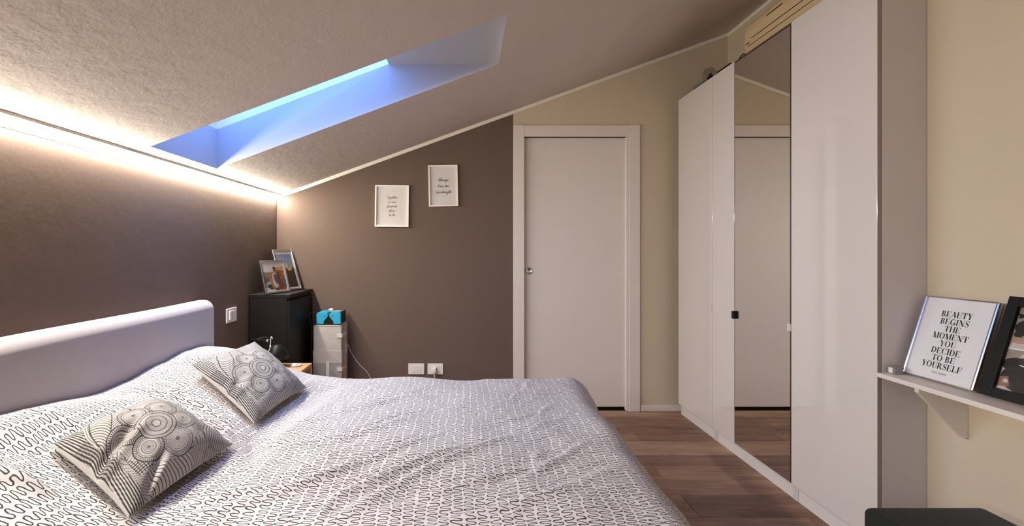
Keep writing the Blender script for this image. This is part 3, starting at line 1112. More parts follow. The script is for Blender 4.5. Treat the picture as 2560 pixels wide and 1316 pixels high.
def diag(x0, y0, x1, y1, w_):
    return [[(x0 - w_ / 2, y0), (x0 + w_ / 2, y0), (x1 + w_ / 2, y1), (x1 - w_ / 2, y1)]]


TK, TN = 0.19, 0.045


def serif(x, y, w_=.14):
    return rc(x - w_, y - (.035 if y > .5 else 0), x + w_, y + (0 if y > .5 else .035))


def stem(x):
    return rc(x - TK / 2, 0, x + TK / 2, 1) + serif(x, 0, .17) + serif(x, 1, .17)


def vserif(x, y, up):
    return [[(x, y), (x, y + up), (x - .03, y + up), (x - .12, y)]]


def glyph(c):
    """a high contrast serif capital: (polygons, advance)"""
    if c == 'B': return stem(.18) + ring(.24, .75, .38, .25, TK, TN, -90, 90) + ring(.24, .26, .45, .26, TK, TN, -90, 90), .78
    if c == 'E': return stem(.18) + rc(.2, .955, .68, 1) + rc(.2, 0, .72, .045) + rc(.2, .49, .52, .53) + vserif(.68, 1, -.26) + vserif(.72, 0, .28) + rc(.49, .40, .53, .62), .80
    if c == 'F': return stem(.18) + rc(.2, .955, .68, 1) + rc(.2, .47, .52, .51) + vserif(.68, 1, -.26) + rc(.49, .38, .53, .60), .74
    if c == 'L': return stem(.18) + rc(.2, 0, .70, .045) + vserif(.70, 0, .34), .76
    if c == 'A': return diag(.10, 0, .42, 1, .045) + diag(.72, 0, .42, 1, .21) + serif(.10, 0, .10) + serif(.72, 0, .15) + rc(.2, .30, .6, .335), .84
    if c == 'U': return rc(.12, .3, .12 + TK, 1) + serif(.215, 1, .17) + rc(.70, .3, .745, 1) + serif(.72, 1, .12) + ring(.4325, .31, .3125, .33, TK, TN, 180, 270) + ring(.4325, .31, .3125, .33, .045, TN, 270, 360), .86
    if c == 'T': return stem(.42) + rc(.04, .955, .80, 1) + [[(.04, 1), (.04, .70), (.07, .70), (.16, .96)], [(.80, 1), (.80, .70), (.77, .70), (.68, .96)]], .84
    if c == 'Y': return diag(.42, .45, .16, 1, .22) + diag(.42, .45, .74, 1, .045) + rc(.42 - TK / 2, 0, .42 + TK / 2, .47) + serif(.42, 0, .17) + serif(.16, 1, .15) + serif(.74, 1, .12), .82
    if c == 'O': return ring(.46, .5, .42, .52, TK, TN, 0, 360, 40), .94
    if c == 'C': return ring(.46, .5, .42, .52, TK, TN, 42, 318, 34) + [[(.76, .98), (.79, .98), (.79, .68), (.74, .78)], [(.76, .02), (.79, .02), (.79, .30), (.74, .20)]], .86
    if c == 'G': return ring(.46, .5, .42, .52, TK, TN, 42, 318, 34) + [[(.76, .98), (.79, .98), (.79, .68), (.74, .78)]] + rc(.66, .02, .66 + TK * .85, .42) + serif(.74, .42, .15), .94
    if c == 'D': return stem(.18) + ring(.30, .5, .52, .5, TK, TN, -90, 90) + rc(.2, .955, .32, 1) + rc(.2, 0, .32, .045), .90
    if c == 'I': return stem(.2), .42
    if c == 'H': return stem(.18) + stem(.74) + rc(.2, .48, .72, .52), .94
    if c == 'N': return rc(.14, 0, .185, 1) + diag(.74, 0, .18, 1, .22) + rc(.74, 0, .785, 1) + serif(.16, 0, .11) + serif(.76, 1, .11) + serif(.14, 1, .12), .94
    if c == 'M': return rc(.12, 0, .165, 1) + diag(.50, 0, .18, 1, .22) + diag(.50, 0, .84, 1, .045) + rc(.78, 0, .78 + TK, 1) + serif(.14, 0, .11) + serif(.875, 0, .16) + serif(.875, 1, .14) + serif(.12, 1, .12), 1.08
    if c == 'R': return stem(.18) + ring(.24, .74, .40, .26, TK, TN, -90, 90) + diag(.74, 0, .42, .49, .21) + serif(.76, 0, .12), .86
    if c == 'S':
        pts = catmull([(.62, .80, 0), (.56, .95, 0), (.38, 1.0, 0), (.20, .93, 0), (.15, .76, 0), (.25, .60, 0), (.42, .48, 0), (.56, .34, 0), (.57, .18, 0), (.46, .03, 0), (.30, .0, 0), (.16, .08, 0), (.09, .24, 0)], 5)
        out = []
        for i in range(len(pts) - 1):
            a, b = pts[i], pts[i + 1]
            d = (b - a).normalized()
            m_ = (a.y + b.y) / 2
            w_ = .045 + .16 * math.exp(-((m_ - .5) / .27) ** 2)
            nn = Vector((-d.y, d.x, 0)) * w_ / 2
            out.append([tuple((a + nn)[:2]), tuple((b + nn)[:2]), tuple((b - nn)[:2]), tuple((a - nn)[:2])])
        return out + [[(.62, .98), (.65, .98), (.65, .72), (.60, .80)], [(.09, .02), (.06, .02), (.06, .30), (.11, .20)]], .72
    return [], .42


def flat_polys(name, polys, m, parent, z):
    vs, fs = [], []
    for p in polys:
        b0 = len(vs)
        vs += [(a, b, z) for a, b in p]
        fs.append(tuple(range(b0, b0 + len(p))))
    bm = bmesh.new()
    vv = [bm.verts.new(v) for v in vs]
    for f in fs:
        try: bm.faces.new([vv[i] for i in f])
        except ValueError: pass
    for f in bm.faces:
        f.normal_update()
        if f.normal.z < 0: f.normal_flip()
    return from_bm(name, bm, m, parent, False, True)


def text_lines(lines, h, spacing, top, gap=.02):
    polys = []
    for li, tx in enumerate(lines):
        gl = [glyph(c) for c in tx]
        W = sum(g[1] for g in gl) * h
        x = -W / 2
        yb = top - h - li * spacing
        for g, adv in gl:
            for p in g:
                polys.append([(x + a * h, yb + b * h) for a, b in p])
            x += adv * h
    return polys


# single stroke cursive letters: list of polylines in a box about 1 high for x-height, and an advance
CUR = {
    'o': ([[(.0, .3), (.15, .75), (.38, .98), (.12, .62), (.10, .18), (.35, .02), (.58, .35), (.52, .85), (.35, .95), (.6, .8), (.8, .75)]], .8),
    'a': ([[(.55, .85), (.3, .95), (.08, .5), (.15, .08), (.4, .1), (.58, .85), (.52, .2), (.62, .02), (.85, .35)]], .85),
    'e': ([[(.0, .25), (.3, .5), (.48, .8), (.3, .97), (.1, .6), (.15, .12), (.35, .02), (.65, .35)]], .65),
    'i': ([[(.0, .3), (.2, .95), (.15, .2), (.25, .02), (.5, .35)], [(.26, 1.4), (.28, 1.46)]], .5),
    'r': ([[(.0, .3), (.15, .95), (.12, .02), (.2, .6), (.4, .95), (.6, .85)]], .62),
    's': ([[(.0, .2), (.25, .95), (.3, .7), (.42, .3), (.25, .02), (.05, .1), (.35, .1), (.6, .35)]], .6),
    'u': ([[(.0, .3), (.12, .95), (.10, .25), (.25, .02), (.5, .4), (.56, .95), (.54, .2), (.62, .02), (.85, .35)]], .85),
    'n': ([[(.0, .3), (.14, .95), (.12, .02), (.22, .6), (.42, .95), (.5, .7), (.46, .1), (.6, .02), (.8, .35)]], .8),
    'm': ([[(.0, .3), (.12, .95), (.10, .02), (.2, .65), (.36, .95), (.42, .6), (.40, .05), (.5, .65), (.66, .95), (.74, .6), (.7, .1), (.82, .02), (1.05, .35)]], 1.05),
    'v': ([[(.0, .6), (.12, .95), (.2, .1), (.28, .02), (.5, .9), (.75, .8)]], .75),
    'w': ([[(.0, .5), (.1, .95), (.15, .05), (.4, .8), (.45, .05), (.7, .9), (.9, .8)]], .9),
    'c': ([[(.5, .8), (.35, .97), (.1, .6), (.12, .1), (.35, .02), (.62, .35)]], .62),
    'l': ([[(.0, .25), (.3, 1.2), (.38, 2.0), (.22, 2.0), (.14, 1.0), (.14, .15), (.28, .02), (.5, .35)]], .5),
    'b': ([[(.0, .25), (.28, 1.3), (.32, 2.0), (.18, 1.9), (.10, .8), (.12, .1), (.35, .02), (.52, .5), (.3, .85), (.2, .6)]], .68),
    'd': ([[(.5, .8), (.28, .95), (.08, .45), (.2, .05), (.42, .3), (.66, 2.0), (.56, .6), (.6, .05), (.85, .35)]], .85),
    'h': ([[(.0, .25), (.3, 1.4), (.34, 2.0), (.2, 1.9), (.12, .8), (.10, .02), (.22, .6), (.42, .95), (.5, .6), (.46, .1), (.58, .02), (.8, .35)]], .8),
    't': ([[(.0, .3), (.26, 1.6), (.16, .3), (.26, .02), (.5, .35)], [(-.05, 1.2), (.5, 1.28)]], .5),
    'f': ([[(.0, .3), (.35, 1.5), (.38, 2.0), (.24, 1.8), (.14, .3), (.02, -.8), (-.12, -.85), (.1, -.1), (.5, .35)], [(-.12, .85), (.42, .95)]], .52),
    'g': ([[(.5, .8), (.28, .95), (.08, .5), (.2, .08), (.42, .3), (.54, .9), (.46, -.4), (.25, -1.0), (.08, -.8), (.35, -.2), (.8, .35)]], .8),
    'y': ([[(.0, .6), (.1, .95), (.1, .3), (.25, .08), (.48, .5), (.54, .95), (.42, -.4), (.2, -1.0), (.05, -.75), (.35, -.15), (.8, .35)]], .8),
    'p': ([[(.0, .4), (.18, .95), (.05, -.9), (.15, .3), (.35, .95), (.5, .6), (.3, .05), (.15, .2), (.4, .05), (.7, .35)]], .7),
    'T': ([[(-.25, 1.55), (.1, 1.9), (.9, 1.85)], [(.42, 1.88), (.32, .8), (.25, .02)]], .68),
    'A': ([[(-.25, .6), (.1, .75), (.8, .8)], [(.0, -.1), (.25, 1.2), (.5, 1.9), (.58, 1.0), (.62, .05), (.9, .4)]], .85),
    'K': ([[(.2, 1.85), (.12, .8), (.02, -.1)], [(-.15, .75), (.2, .85), (.75, 1.9), (.25, .85), (.6, .2), (.9, .15)]], .9),
    'G': ([[(.72, 1.55), (.5, 1.85), (.15, 1.2), (.05, .4), (.3, .02), (.62, .6), (.66, .9), (.62, -.4), (.72, .6), (.95, .5)]], .95),
}


def cursive(lines, xh, spacing, top, wd_, sx=1.5):
    polys = []
    for li, tx in enumerate(lines):
        W = sum((CUR[c][1] if c in CUR else .55) for c in tx) * xh * sx
        x = -W / 2
        yb = top - li * spacing
        for c in tx:
            if c not in CUR:
                x += .55 * xh * sx; continue
            strokes, adv = CUR[c]
            for st in strokes:
                pts = catmull([(x + (a * sx + .22 * b) * xh, yb + b * xh, 0) for a, b in st], 4)
                for i in range(len(pts) - 1):
                    a, b = pts[i], pts[i + 1]
                    d = (b - a)
                    if d.length < 1e-6: continue
                    d.normalize()
                    ww = wd_ * (0.7 + 0.5 * abs(d.y))
                    nn = Vector((-d.y, d.x, 0)) * ww / 2
                    e = d * ww * .3
                    polys.append([tuple((a + nn - e)[:2]), tuple((b + nn + e)[:2]), tuple((b - nn + e)[:2]), tuple((a - nn - e)[:2])])
            x += adv * xh * sx
    return polys


# ------------------------------------------------------------------ picture frames
def frame_root(name, label, BL, xdir, ydir, cat='picture frame', group=None):
    """an Empty at the frame's bottom centre: local x = width, y = up the frame, z = out of the picture"""
    xd = Vector(xdir).normalized()
    yd = Vector(ydir).normalized()
    yd = (yd - xd * yd.dot(xd)).normalized()
    zd = xd.cross(yd)
    o = thing(name, label, cat, (0, 0, 0), group)
    mw = Matrix((xd, yd, zd)).transposed().to_4x4()
    mw.translation = Vector(BL)
    o.matrix_world = mw
    return o


def frame_bars(root, W, H, bw, z0_, z1_, m, bev=0.001):
    box('frame_bar', (-W / 2, 0, z0_), (-W / 2 + bw, H, z1_), m, root, bev, local=True)
    box('frame_bar', (W / 2 - bw, 0, z0_), (W / 2, H, z1_), m, root, bev, local=True)
    box('frame_bar', (-W / 2 + bw + .0002, 0, z0_), (W / 2 - bw - .0002, bw, z1_), m, root, bev, local=True)
    box('frame_bar', (-W / 2 + bw + .0002, H - bw, z0_), (W / 2 - bw - .0002, H, z1_), m, root, bev, local=True)


def wall_pic(label, px0, px1, py0, py1, tilt, texts, xh, sp, top, wd_):
    k_ = 324.0
    W, H = (px1 - px0) / k_, (py1 - py0) / k_
    cx_ = ((px0 + px1) / 2 - 1158) / k_
    zb = CAM_Z + (626 - py1) / k_
    a = math.radians(tilt)
    r = frame_root('wall_picture', label, (cx_, YB - 0.0005, zb), (math.cos(a), 0, math.sin(a)), (-math.sin(a), 0, math.cos(a)), group='white framed sayings on back wall')
    frame_bars(r, W, H, 0.011, 0.0, 0.022, M['whiteframe'])
    pp = box('paper', (-W / 2 + .009, .009, 0.002), (W / 2 - .009, H - .009, 0.006), M['paper'], r, 0, local=True)
    for li, tx in enumerate(texts):
        flat_polys('lettering', [[(x, y + H * top - li * sp) for x, y in p] for p in cursive([tx], xh, sp, 0, wd_)], M['inkgrey'], r, 0.0065)
    box('glass', (-W / 2 + .0112, .0112, 0.0085), (W / 2 - .0112, H - .0112, 0.0100), M['picglass'], r, 0, local=True)
    return r


wall_pic('lower white framed saying on the taupe wall, five lines of script', 938, 1022, 464, 568, -0.6, ['Together', 'is our', 'favorite', 'place', 'to be'], .0100, .0340, .685, .0014)
wall_pic('upper white framed saying on the taupe wall, three lines of script', 1073, 1146, 414, 517, 1.2, ['Always', 'Kiss me', 'Goodnight'], .0118, .0470, .62, .0019)


# ---- photographs painted as colour prints on a fine grid
def photo_mesh(name, W, H, x0, yb, z, nx, ny, fn, parent, label=None):
    gx, gy = np.meshgrid(np.linspace(0, 1, nx), np.linspace(0, 1, ny), indexing='ij')
    col = srgb_lin(np.clip(fn(gx, gy), 0, 255))
    Pm = np.stack([x0 + gx * W, yb + gy * H, np.full_like(gx, z)], -1)
    id_ = np.arange(nx * ny).reshape(nx, ny)
    q = np.stack([id_[:-1, :-1], id_[1:, :-1], id_[1:, 1:], id_[:-1, 1:]], -1).reshape(-1, 4)
    me_parent_loc = parent
    me = bpy.data.meshes.new(name)
    V = Pm.reshape(-1, 3).astype(np.float32)
    me.vertices.add(len(V)); me.vertices.foreach_set('co', V.ravel())
    me.loops.add(q.size); me.loops.foreach_set('vertex_index', q.ravel().astype(np.int32))
    me.polygons.add(len(q)); me.polygons.foreach_set('loop_start', np.arange(0, q.size, 4, dtype=np.int32))
    me.polygons.foreach_set('loop_total', np.full(len(q), 4, dtype=np.int32))
    me.update(calc_edges=True)
    ca = me.color_attributes.new('print', 'FLOAT_COLOR', 'POINT')
    c4 = np.ones((len(V), 4), dtype=np.float32); c4[:, :3] = col.reshape(-1, 3)
    ca.data.foreach_set('color', c4.ravel())
    o = link(name, me, M['photo'], parent)
    if label: o['label'] = label
    return o


class Paint:
    def __init__(self, x, y):
        self.x, self.y = x, y
        self.c = np.zeros(x.shape + (3,))

    def fill(self, m_, col, soft=None):
        self.c[m_] = col

    def ell(self, cx_, cy_, rx, ry, col, ang=0):
        a = math.radians(ang)
        dx, dy = self.x - cx_, self.y - cy_
        u = (dx * math.cos(a) + dy * math.sin(a)) / rx
        v = (-dx * math.sin(a) + dy * math.cos(a)) / ry
        self.c[u * u + v * v < 1] = col

    def poly(self, pts, col):
        ins = np.zeros(self.x.shape, bool)
        n_ = len(pts)
        for i in range(n_):
            x1, y1_ = pts[i]; x2, y2_ = pts[(i + 1) % n_]
            if y1_ == y2_: continue
            cnd = ((self.y >= min(y1_, y2_)) & (self.y < max(y1_, y2_)))
            xi = x1 + (self.y - y1_) * (x2 - x1) / (y2_ - y1_)
            ins ^= cnd & (self.x < xi)
        self.c[ins] = col

    def grain(self, sc_, amp, seed):
        self.c += amp * vnoise(self.x * 10, self.y * 10, sc_, seed)[..., None]


def photo_couple(x, y):
    p = Paint(x, y)
    p.c[:] = np.stack([178 + 20 * y, 172 + 20 * y, 166 + 18 * y], -1)
    p.poly([(0, .68), (.45, .66), (.45, .0), (0, 0)], (120, 112, 106))
    p.poly([(0, .52), (.30, .48), (.32, .2), (0, .25)], (92, 92, 98))
    p.poly([(.25, .62), (.55, .70), (.62, .84), (1, .86), (1, 0), (.2, 0), (.22, .35)], (160, 105, 62))
    m_ = (p.c[..., 0] == 160)
    p.c[m_] += (70 * vnoise(x * 10, y * 10, 1.2, 5)[m_])[:, None] * np.array([1, .75, .5])
    p.poly([(.60, .84), (1, .86), (1, .70), (.66, .74)], (196, 148, 92))
    p.ell(.86, .24, .17, .20, (96, 88, 80))
    p.ell(.18, .22, .12, .12, (150, 150, 156), 20)
    p.poly([(.10, .22), (.30, .24), (.34, .04), (.12, .03)], (48, 50, 58))
    p.poly([(0, .12), (.12, .14), (.25, .06), (.5, .05), (.5, 0), (0, 0)], (185, 178, 172))
    # standing pair
    p.poly([(.40, .60), (.52, .66), (.60, .50), (.60, .08), (.46, .06), (.38, .26)], (196, 178, 170))
    p.poly([(.46, .60), (.58, .58), (.68, .22), (.52, .26), (.46, .40)], (70, 78, 104))
    p.ell(.535, .75, .055, .09, (120, 84, 62))
    p.ell(.54, .81, .06, .05, (58, 40, 32))
    p.poly([(.58, .64), (.70, .58), (.80, .30), (.84, .04), (.64, .04), (.62, .30)], (118, 62, 38))
    p.ell(.635, .62, .05, .08, (150, 104, 78))
    p.poly([(.62, .70), (.72, .62), (.74, .40), (.68, .44)], (62, 38, 26))
    p.poly([(.44, .10), (.62, .12), (.62, .0), (.46, .0)], (70, 72, 84))
    p.grain(2.5, 14, 9)
    return p.c


def photo_skyline(x, y):
    p = Paint(x, y)
    p.c[:] = np.stack([110 + 70 * (1 - y), 128 + 55 * (1 - y), 165 - 20 * (1 - y)], -1)
    g = np.clip((.62 - y) / .12, 0, 1)[..., None]
    p.c = p.c * (1 - g) + np.array([222, 172, 84]) * g
    p.poly([(0, .44), (.35, .48), (.55, .56), (.60, .50), (.8, .50), (.88, .60), (1, .56), (1, 0), (0, 0)], (46, 38, 34))
    r = np.hypot((x - .52) * .72, (y - .66) * 1.0)
    p.c[r < .095] = (178, 176, 168)
    p.c[np.abs(r - .098) < .007] = (44, 42, 46)
    p.poly([(.40, .5), (.48, .60), (.52, .54), (.62, .45)], (40, 36, 36))
    p.grain(2.0, 8, 3)
    return p.c


def desk_frame(label, BL, BR, H, lean, fn, mat_margin):
    BL, BR = Vector(BL), Vector(BR)
    W = (BR - BL).length
    r = frame_root('framed_photograph', label, (BL + BR) / 2, BR - BL, (lean[0], lean[1], 1.0), group='photo frames on the dark chest')
    frame_bars(r, W, H, 0.013, 0.0, 0.014, M['silver'], 0.003)
    box('backing', (-W / 2 + .004, .004, -0.003), (W / 2 - .004, H - .004, 0.003), M['darkedge'], r, 0, local=True)
    box('passe_partout', (-W / 2 + .012, .012, 0.0032), (W / 2 - .012, H - .012, 0.0050), M['paperwhite'], r, 0, local=True)
    mm = mat_margin
    photo_mesh('photo', W - 2 * mm[0], H - mm[1] - mm[2], -W / 2 + mm[0], mm[1], 0.0054, 110, 130, fn, r)
    box('glass', (-W / 2 + .0132, .0132, 0.007), (W / 2 - .0132, H - .0132, 0.0085), M['picglass'], r, 0, local=True)
    return r


CH_Z = 0.942
fA = desk_frame('front photo frame on dark chest, couple by rocky coast', (-1.322, 3.205, CH_Z + .001), (-1.243, 3.440, CH_Z + .001), 0.232, (-0.235, 0.07), photo_couple, (.018, .018, .018))
fB = desk_frame('rear taller photo frame on dark chest, sunset with wheel', (-1.296, 3.440, CH_Z + .001), (-1.236, 3.665, CH_Z + .001), 0.312, (-0.305, 0.055), photo_skyline, (.022, .024, .034))
for fr_o, hh in ((fA, .17), (fB, .23)):
    # folding easel strut behind each frame
    prism('easel_leg', [(-0.022, hh), (0.022, hh), (0.03, 0.012), (-0.03, 0.012)], 'z', -0.0065, -0.0035, M['darkedge'], fr_o, local=True)

# ------------------------------------------------------------------ dark chest in the corner
ch = thing('dark_chest', 'narrow black-brown chest in the corner under photo frames', 'chest', (-1.3, 3.46, 0))
cy0, cy1 = 3.215, 3.705
box('body', (XL + .013, cy0 + .002, 0.0), (-1.178, cy1, CH_Z - 0.019), M['blackwood'], ch, 0.001)
box('top_board', (XL + .001, cy0, CH_Z - 0.0185), (-1.156, cy1 + .002, CH_Z), M['blackwood'], ch, 0.0012)
for za, zb_ in ((0.03, 0.435), (0.439, 0.900)):
    box('flap_front', (-1.1775, cy0 + .004, za), (-1.160, cy1 - .004, zb_), M['blackwood'], ch, 0.0012)

# ------------------------------------------------------------------ nightstand and what stands on it
nsd = thing('side_table', 'small light pine side table between bed and dark chest', 'side table', (-1.21, 2.97, 0))
NZ = 0.497
nx0, nx1, ny0, ny1 = -1.415, -0.995, 2.77, 3.175
box('top', (nx0, ny0, NZ - 0.022), (nx1, ny1, NZ), M['pine'], nsd, 0.0015)
for x in (nx0, nx1 - .04):
    for y in (ny0, ny1 - .04):
        box('leg', (x, y, 0), (x + .04, y + .04, NZ - .0225), M['pine'], nsd, 0.0015)
box('apron', (nx0 + .04, ny0 + .01, NZ - .075), (nx1 - .04, ny0 + .028, NZ - .0225), M['pine'], nsd)
box('apron', (nx0 + .04, ny1 - .028, NZ - .075), (nx1 - .04, ny1 - .01, NZ - .0225), M['pine'], nsd)

can = thing('tealight_holder', 'small white round tealight holder on pine side table', 'candle holder', (-1.072, 3.085, NZ + .0005))
lathe('dish', [(0.0, 0.0), (0.026, 0.0), (0.034, 0.006), (0.034, 0.008), (0.026, 0.004), (0.0, 0.003)], (-1.072, 3.085, NZ + .0005), M['whiteplastic'], can, 24)
lathe('candle', [(0.0, 0.0045), (0.016, 0.0045), (0.016, 0.017), (0.012, 0.018), (0.0, 0.016)], (-1.078, 3.083, NZ + .0005), M['whiteplastic'], can, 20)

lp = thing('desk_lamp', 'black desk lamp on side table half hidden behind cushion', 'lamp', (-1.32, 3.02, NZ))
lathe('base', [(0.0, 0.0005), (0.062, 0.0005), (0.064, 0.008), (0.05, 0.016), (0.012, 0.022), (0.0, 0.022)], (-1.325, 3.02, NZ), M['black'], lp)
tube('stem', [(-1.325, 3.02, NZ + .02), (-1.327, 3.02, NZ + .1), (-1.325, 3.01, NZ + .182)], 0.006, M['black'], lp)
tube('arm', [(-1.33, 3.005, NZ + .183), (-1.26, 2.985, NZ + .184), (-1.20, 2.97, NZ + .185)], 0.0065, M['blackframe'], lp)
lathe('collar', [(0.0, -0.02), (0.0075, -0.02), (0.0075, 0.0), (0.0, 0.0)], (-1.198, 2.968, NZ + .185), M['chrome'], lp, 14, axis='x')
lathe('flared_end', [(0.006, 0.0), (0.008, 0.008), (0.016, 0.016), (0.0175, 0.018), (0.0, 0.017)], (-1.196, 2.968, NZ + .185), M['blackframe'], lp, 18, axis='x')
lathe('shade', [(0.006, 0.09), (0.03, 0.085), (0.06, 0.055), (0.078, 0.0), (0.076, 0.0), (0.058, 0.053), (0.028, 0.082), (0.006, 0.086)], (-1.185, 3.06, NZ + .055), M['black'], lp)
tube('shade_support', [(-1.325, 3.02, NZ + .17), (-1.25, 3.05, NZ + .19), (-1.185, 3.06, NZ + .142)], 0.005, M['black'], lp)

ec = thing('white_charging_cable', 'thin white cable rising behind cushion before dark chest', 'cable', (-1.17, 2.95, NZ))
tube('cord', [(-1.185, 2.90, NZ + .003), (-1.190, 2.91, NZ + .07), (-1.184, 2.93, NZ + .125), (-1.178, 2.938, NZ + .150), (-1.174, 2.94, NZ + .205), (-1.171, 2.94, NZ + .214), (-1.166, 2.94, NZ + .208), (-1.165, 2.94, NZ + .200)], 0.0026, M['cable'], ec)
lathe('plug_tip', [(0.0, 0.0), (0.0045, 0.0), (0.0045, 0.014), (0.0, 0.014)], (-1.177, 2.938, NZ + .148), M['whiteplastic'], ec, 12)

# ------------------------------------------------------------------ folded fabric box + turquoise case
fb = thing('folded_fabric_box', 'grey folded fabric storage box with velcro tabs beside chest', 'storage box', (-0.99, 3.6, 0))
fx0, fx1, fy0, fy1, FZ = -1.096, -0.886, 3.520, 3.690, 0.688
bm = bmesh.new(); bm_box(bm, (fx0, fy0, 0), (fx1 - .004, fy1 - .095, FZ), 0.008, 3)
from_bm('front_slab', bm, M['greyfabric'], fb, True)
bm = bmesh.new(); bm_box(bm, (fx0 + .003, fy1 - .088, 0), (fx1, fy1, FZ + .008), 0.008, 3)
from_bm('rear_slab', bm, M['greyfabric'], fb, True)
box('lower_band', (fx0 - .001, fy0 - .0022, 0.0), (fx1 - .002, fy0 + .001, 0.415), M['greyfabric2'], fb, 0.001)
box('mid_band', (fx0 - .0012, fy0 - .0035, 0.415), (fx1 - .0015, fy0 + .001, 0.505), M['greyfabric'], fb, 0.001)
for z in (0.60, 0.355):
    box('velcro_tab', (fx1 - .036, fy0 - .006, z), (fx1 + .0015, fy0 + .010, z + .027), M['velcro'], fb, 0.001)
    box('velcro_tab', (fx1 - .0030, fy0 + .008, z), (fx1 + .0045, fy1 - .06, z + .027), M['velcro'], fb, 0.001)
box('velcro_tab', (fx1 - .001, fy1 - .075, 0.47), (fx1 + .004, fy1 - .02, 0.535), M['velcro'], fb, 0.001)
box('front_strap', (fx0 + .095, fy0 - .007, 0.30), (fx0 + .120, fy0 - .0022, 0.43), M['velcro'], fb, 0.001)
tube('top_piping', [(fx0 + .004, fy0 + .002, FZ), ((fx0 + fx1) / 2, fy0 + .001, FZ + .001), (fx1 - .008, fy0 + .002, FZ)], 0.004, M['greyfabric'], fb, smooth_pts=4)

bc = thing('turquoise_case', 'turquoise plastic case with black middle on the fabric box', 'case', (-0.98, 3.58, FZ + .009))
bz = FZ + .0095
b0x, b1x, by0, by1, bh = -1.078, -0.900, 3.535, 3.668, 0.086
mid = (b0x + b1x) / 2


def blue_half(sgn, xo):
    xi = mid + sgn * 0.004
    lo_in = mid + sgn * 0.036
    pts = [(xo, bz), (lo_in, bz), (lo_in, bz + .018), (xi + sgn * .004, bz + .050), (xi, bz + .066), (xi + sgn * .006, bz + .080), (xi + sgn * .014, bz + bh), (xo - sgn * .012, bz + bh), (xo, bz + bh - .014)]
    return prism('shell', pts, 'y', by0, by1, M['blue'], bc, bev=0.003)


blue_half(-1, b0x)
blue_half(1, b1x)
box('core', (mid - .034, by0 + .012, bz), (mid + .034, by1 - .004, bz + .06), M['black'], bc, 0.001)
for sgn in (-1, 1):
    lathe('rivet', [(0.0, -0.006), (0.004, -0.006), (0.006, -0.003), (0.006, 0.0), (0.0, 0.0)], (mid + sgn * .028, by0, bz + .064), M['chrome'], bc, 14, axis='y')
box('wrap', (b1x - .004, by0 + .03, bz + .004), (b1x + .004, by1 + .004, bz + bh + .001), M['black'], bc, 0.001)
box('top_strap', (mid - .008, by0 + .035, bz + bh + .0005), (b1x - .006, by0 + .075, bz + bh + .006), M['greyfabric2'], bc, 0.001)
wc = thing('wall_charger', 'white charger plug lying on the turquoise case', 'charger', (mid + .006, 3.61, bz + bh))
box('body', (mid - .012, 3.600, bz + bh + .0065), (mid + .014, 3.622, bz + bh + .020), M['whiteplastic'], wc, 0.003)
box('prong', (mid - .024, 3.607, bz + bh + .010), (mid - .0118, 3.613, bz + bh + .015), M['whiteplastic'], wc, 0.001)
lc1 = thing('thin_black_cord', 'thin dark cord looping off the turquoise case beside chest', 'cord', (-1.12, 3.56, 0.6))
tube('cord', [(b0x + .003, 3.58, bz + .055), (-1.095, 3.578, bz + .072), (-1.125, 3.575, bz + .083), (-1.140, 3.57, bz + .062), (-1.132, 3.565, bz + .02), (-1.122, 3.56, bz - .05), (-1.122, 3.56, bz - .14), (-1.126, 3.56, 0.30), (-1.12, 3.56, .004)], 0.0022, M['inkgrey'], lc1)
lc2 = thing('white_floor_cable', 'thin white cable hanging from fabric box along taupe wall', 'cable', (-0.8, 3.69, 0.3))
tube('cord', [(-0.884, 3.695, 0.515), (-0.862, 3.698, 0.46), (-0.83, 3.70, 0.405), (-0.79, 3.70, 0.355), (-0.735, 3.70, 0.30), (-0.70, 3.70, 0.22), (-0.69, 3.69, 0.10), (-0.69, 3.68, 0.003)], 0.0026, M['cable'], lc2)

# ------------------------------------------------------------------ sockets and switch
def socket_back(label, px0, px1, py0, py1, plug):
    k_ = 324.0
    x0_, x1_ = (px0 - 1158) / k_, (px1 - 1158) / k_
    za, zb_ = CAM_Z + (626 - py1) / k_, CAM_Z + (626 - py0) / k_
    t_ = thing('wall_socket', label, 'socket', ((x0_ + x1_) / 2, YB, za), group='white socket plates above the bed edge')
    box('plate', (x0_, YB - 0.009, za), (x1_, YB - .0002, zb_), M['whiteplastic'], t_, 0.003)
    w3 = (x1_ - x0_ - .05) / 3
    for i in range(3):
        xa = x0_ + .025 + i * w3
        box('module', (xa + .0008, YB - 0.0115, za + .018), (xa + w3 - .0008, YB - .0085, zb_ - .018), M['whiteplastic'], t_, 0.0006)
    if plug:
        q = thing('wall_plug', 'white plug with cable in the right socket plate', 'plug', ((x0_ + x1_) / 2 - .004, YB, za + .03))
        cx_ = (x0_ + x1_) / 2 - .004
        prism('body', [(YB - .0118, za + .015), (YB - .030, za + .010), (YB - .046, za + .022), (YB - .046, za + .05), (YB - .030, za + .060), (YB - .0118, za + .058)], 'x', cx_ - .012, cx_ + .010, M['whiteplastic'], q, bev=.002)
        tube('cord', [(cx_ - .001, YB - .036, za + .012), (cx_ - .001, YB - .038, za - .01), (cx_ + .001, YB - .034, za - .06), (cx_ + .004, YB - .03, .004)], 0.0035, M['cable'], q)


socket_back('left white three module socket plate without a plug', 1021, 1061, 909, 936, False)
socket_back('right white socket plate with a plug in it', 1069, 1108, 909, 936, True)

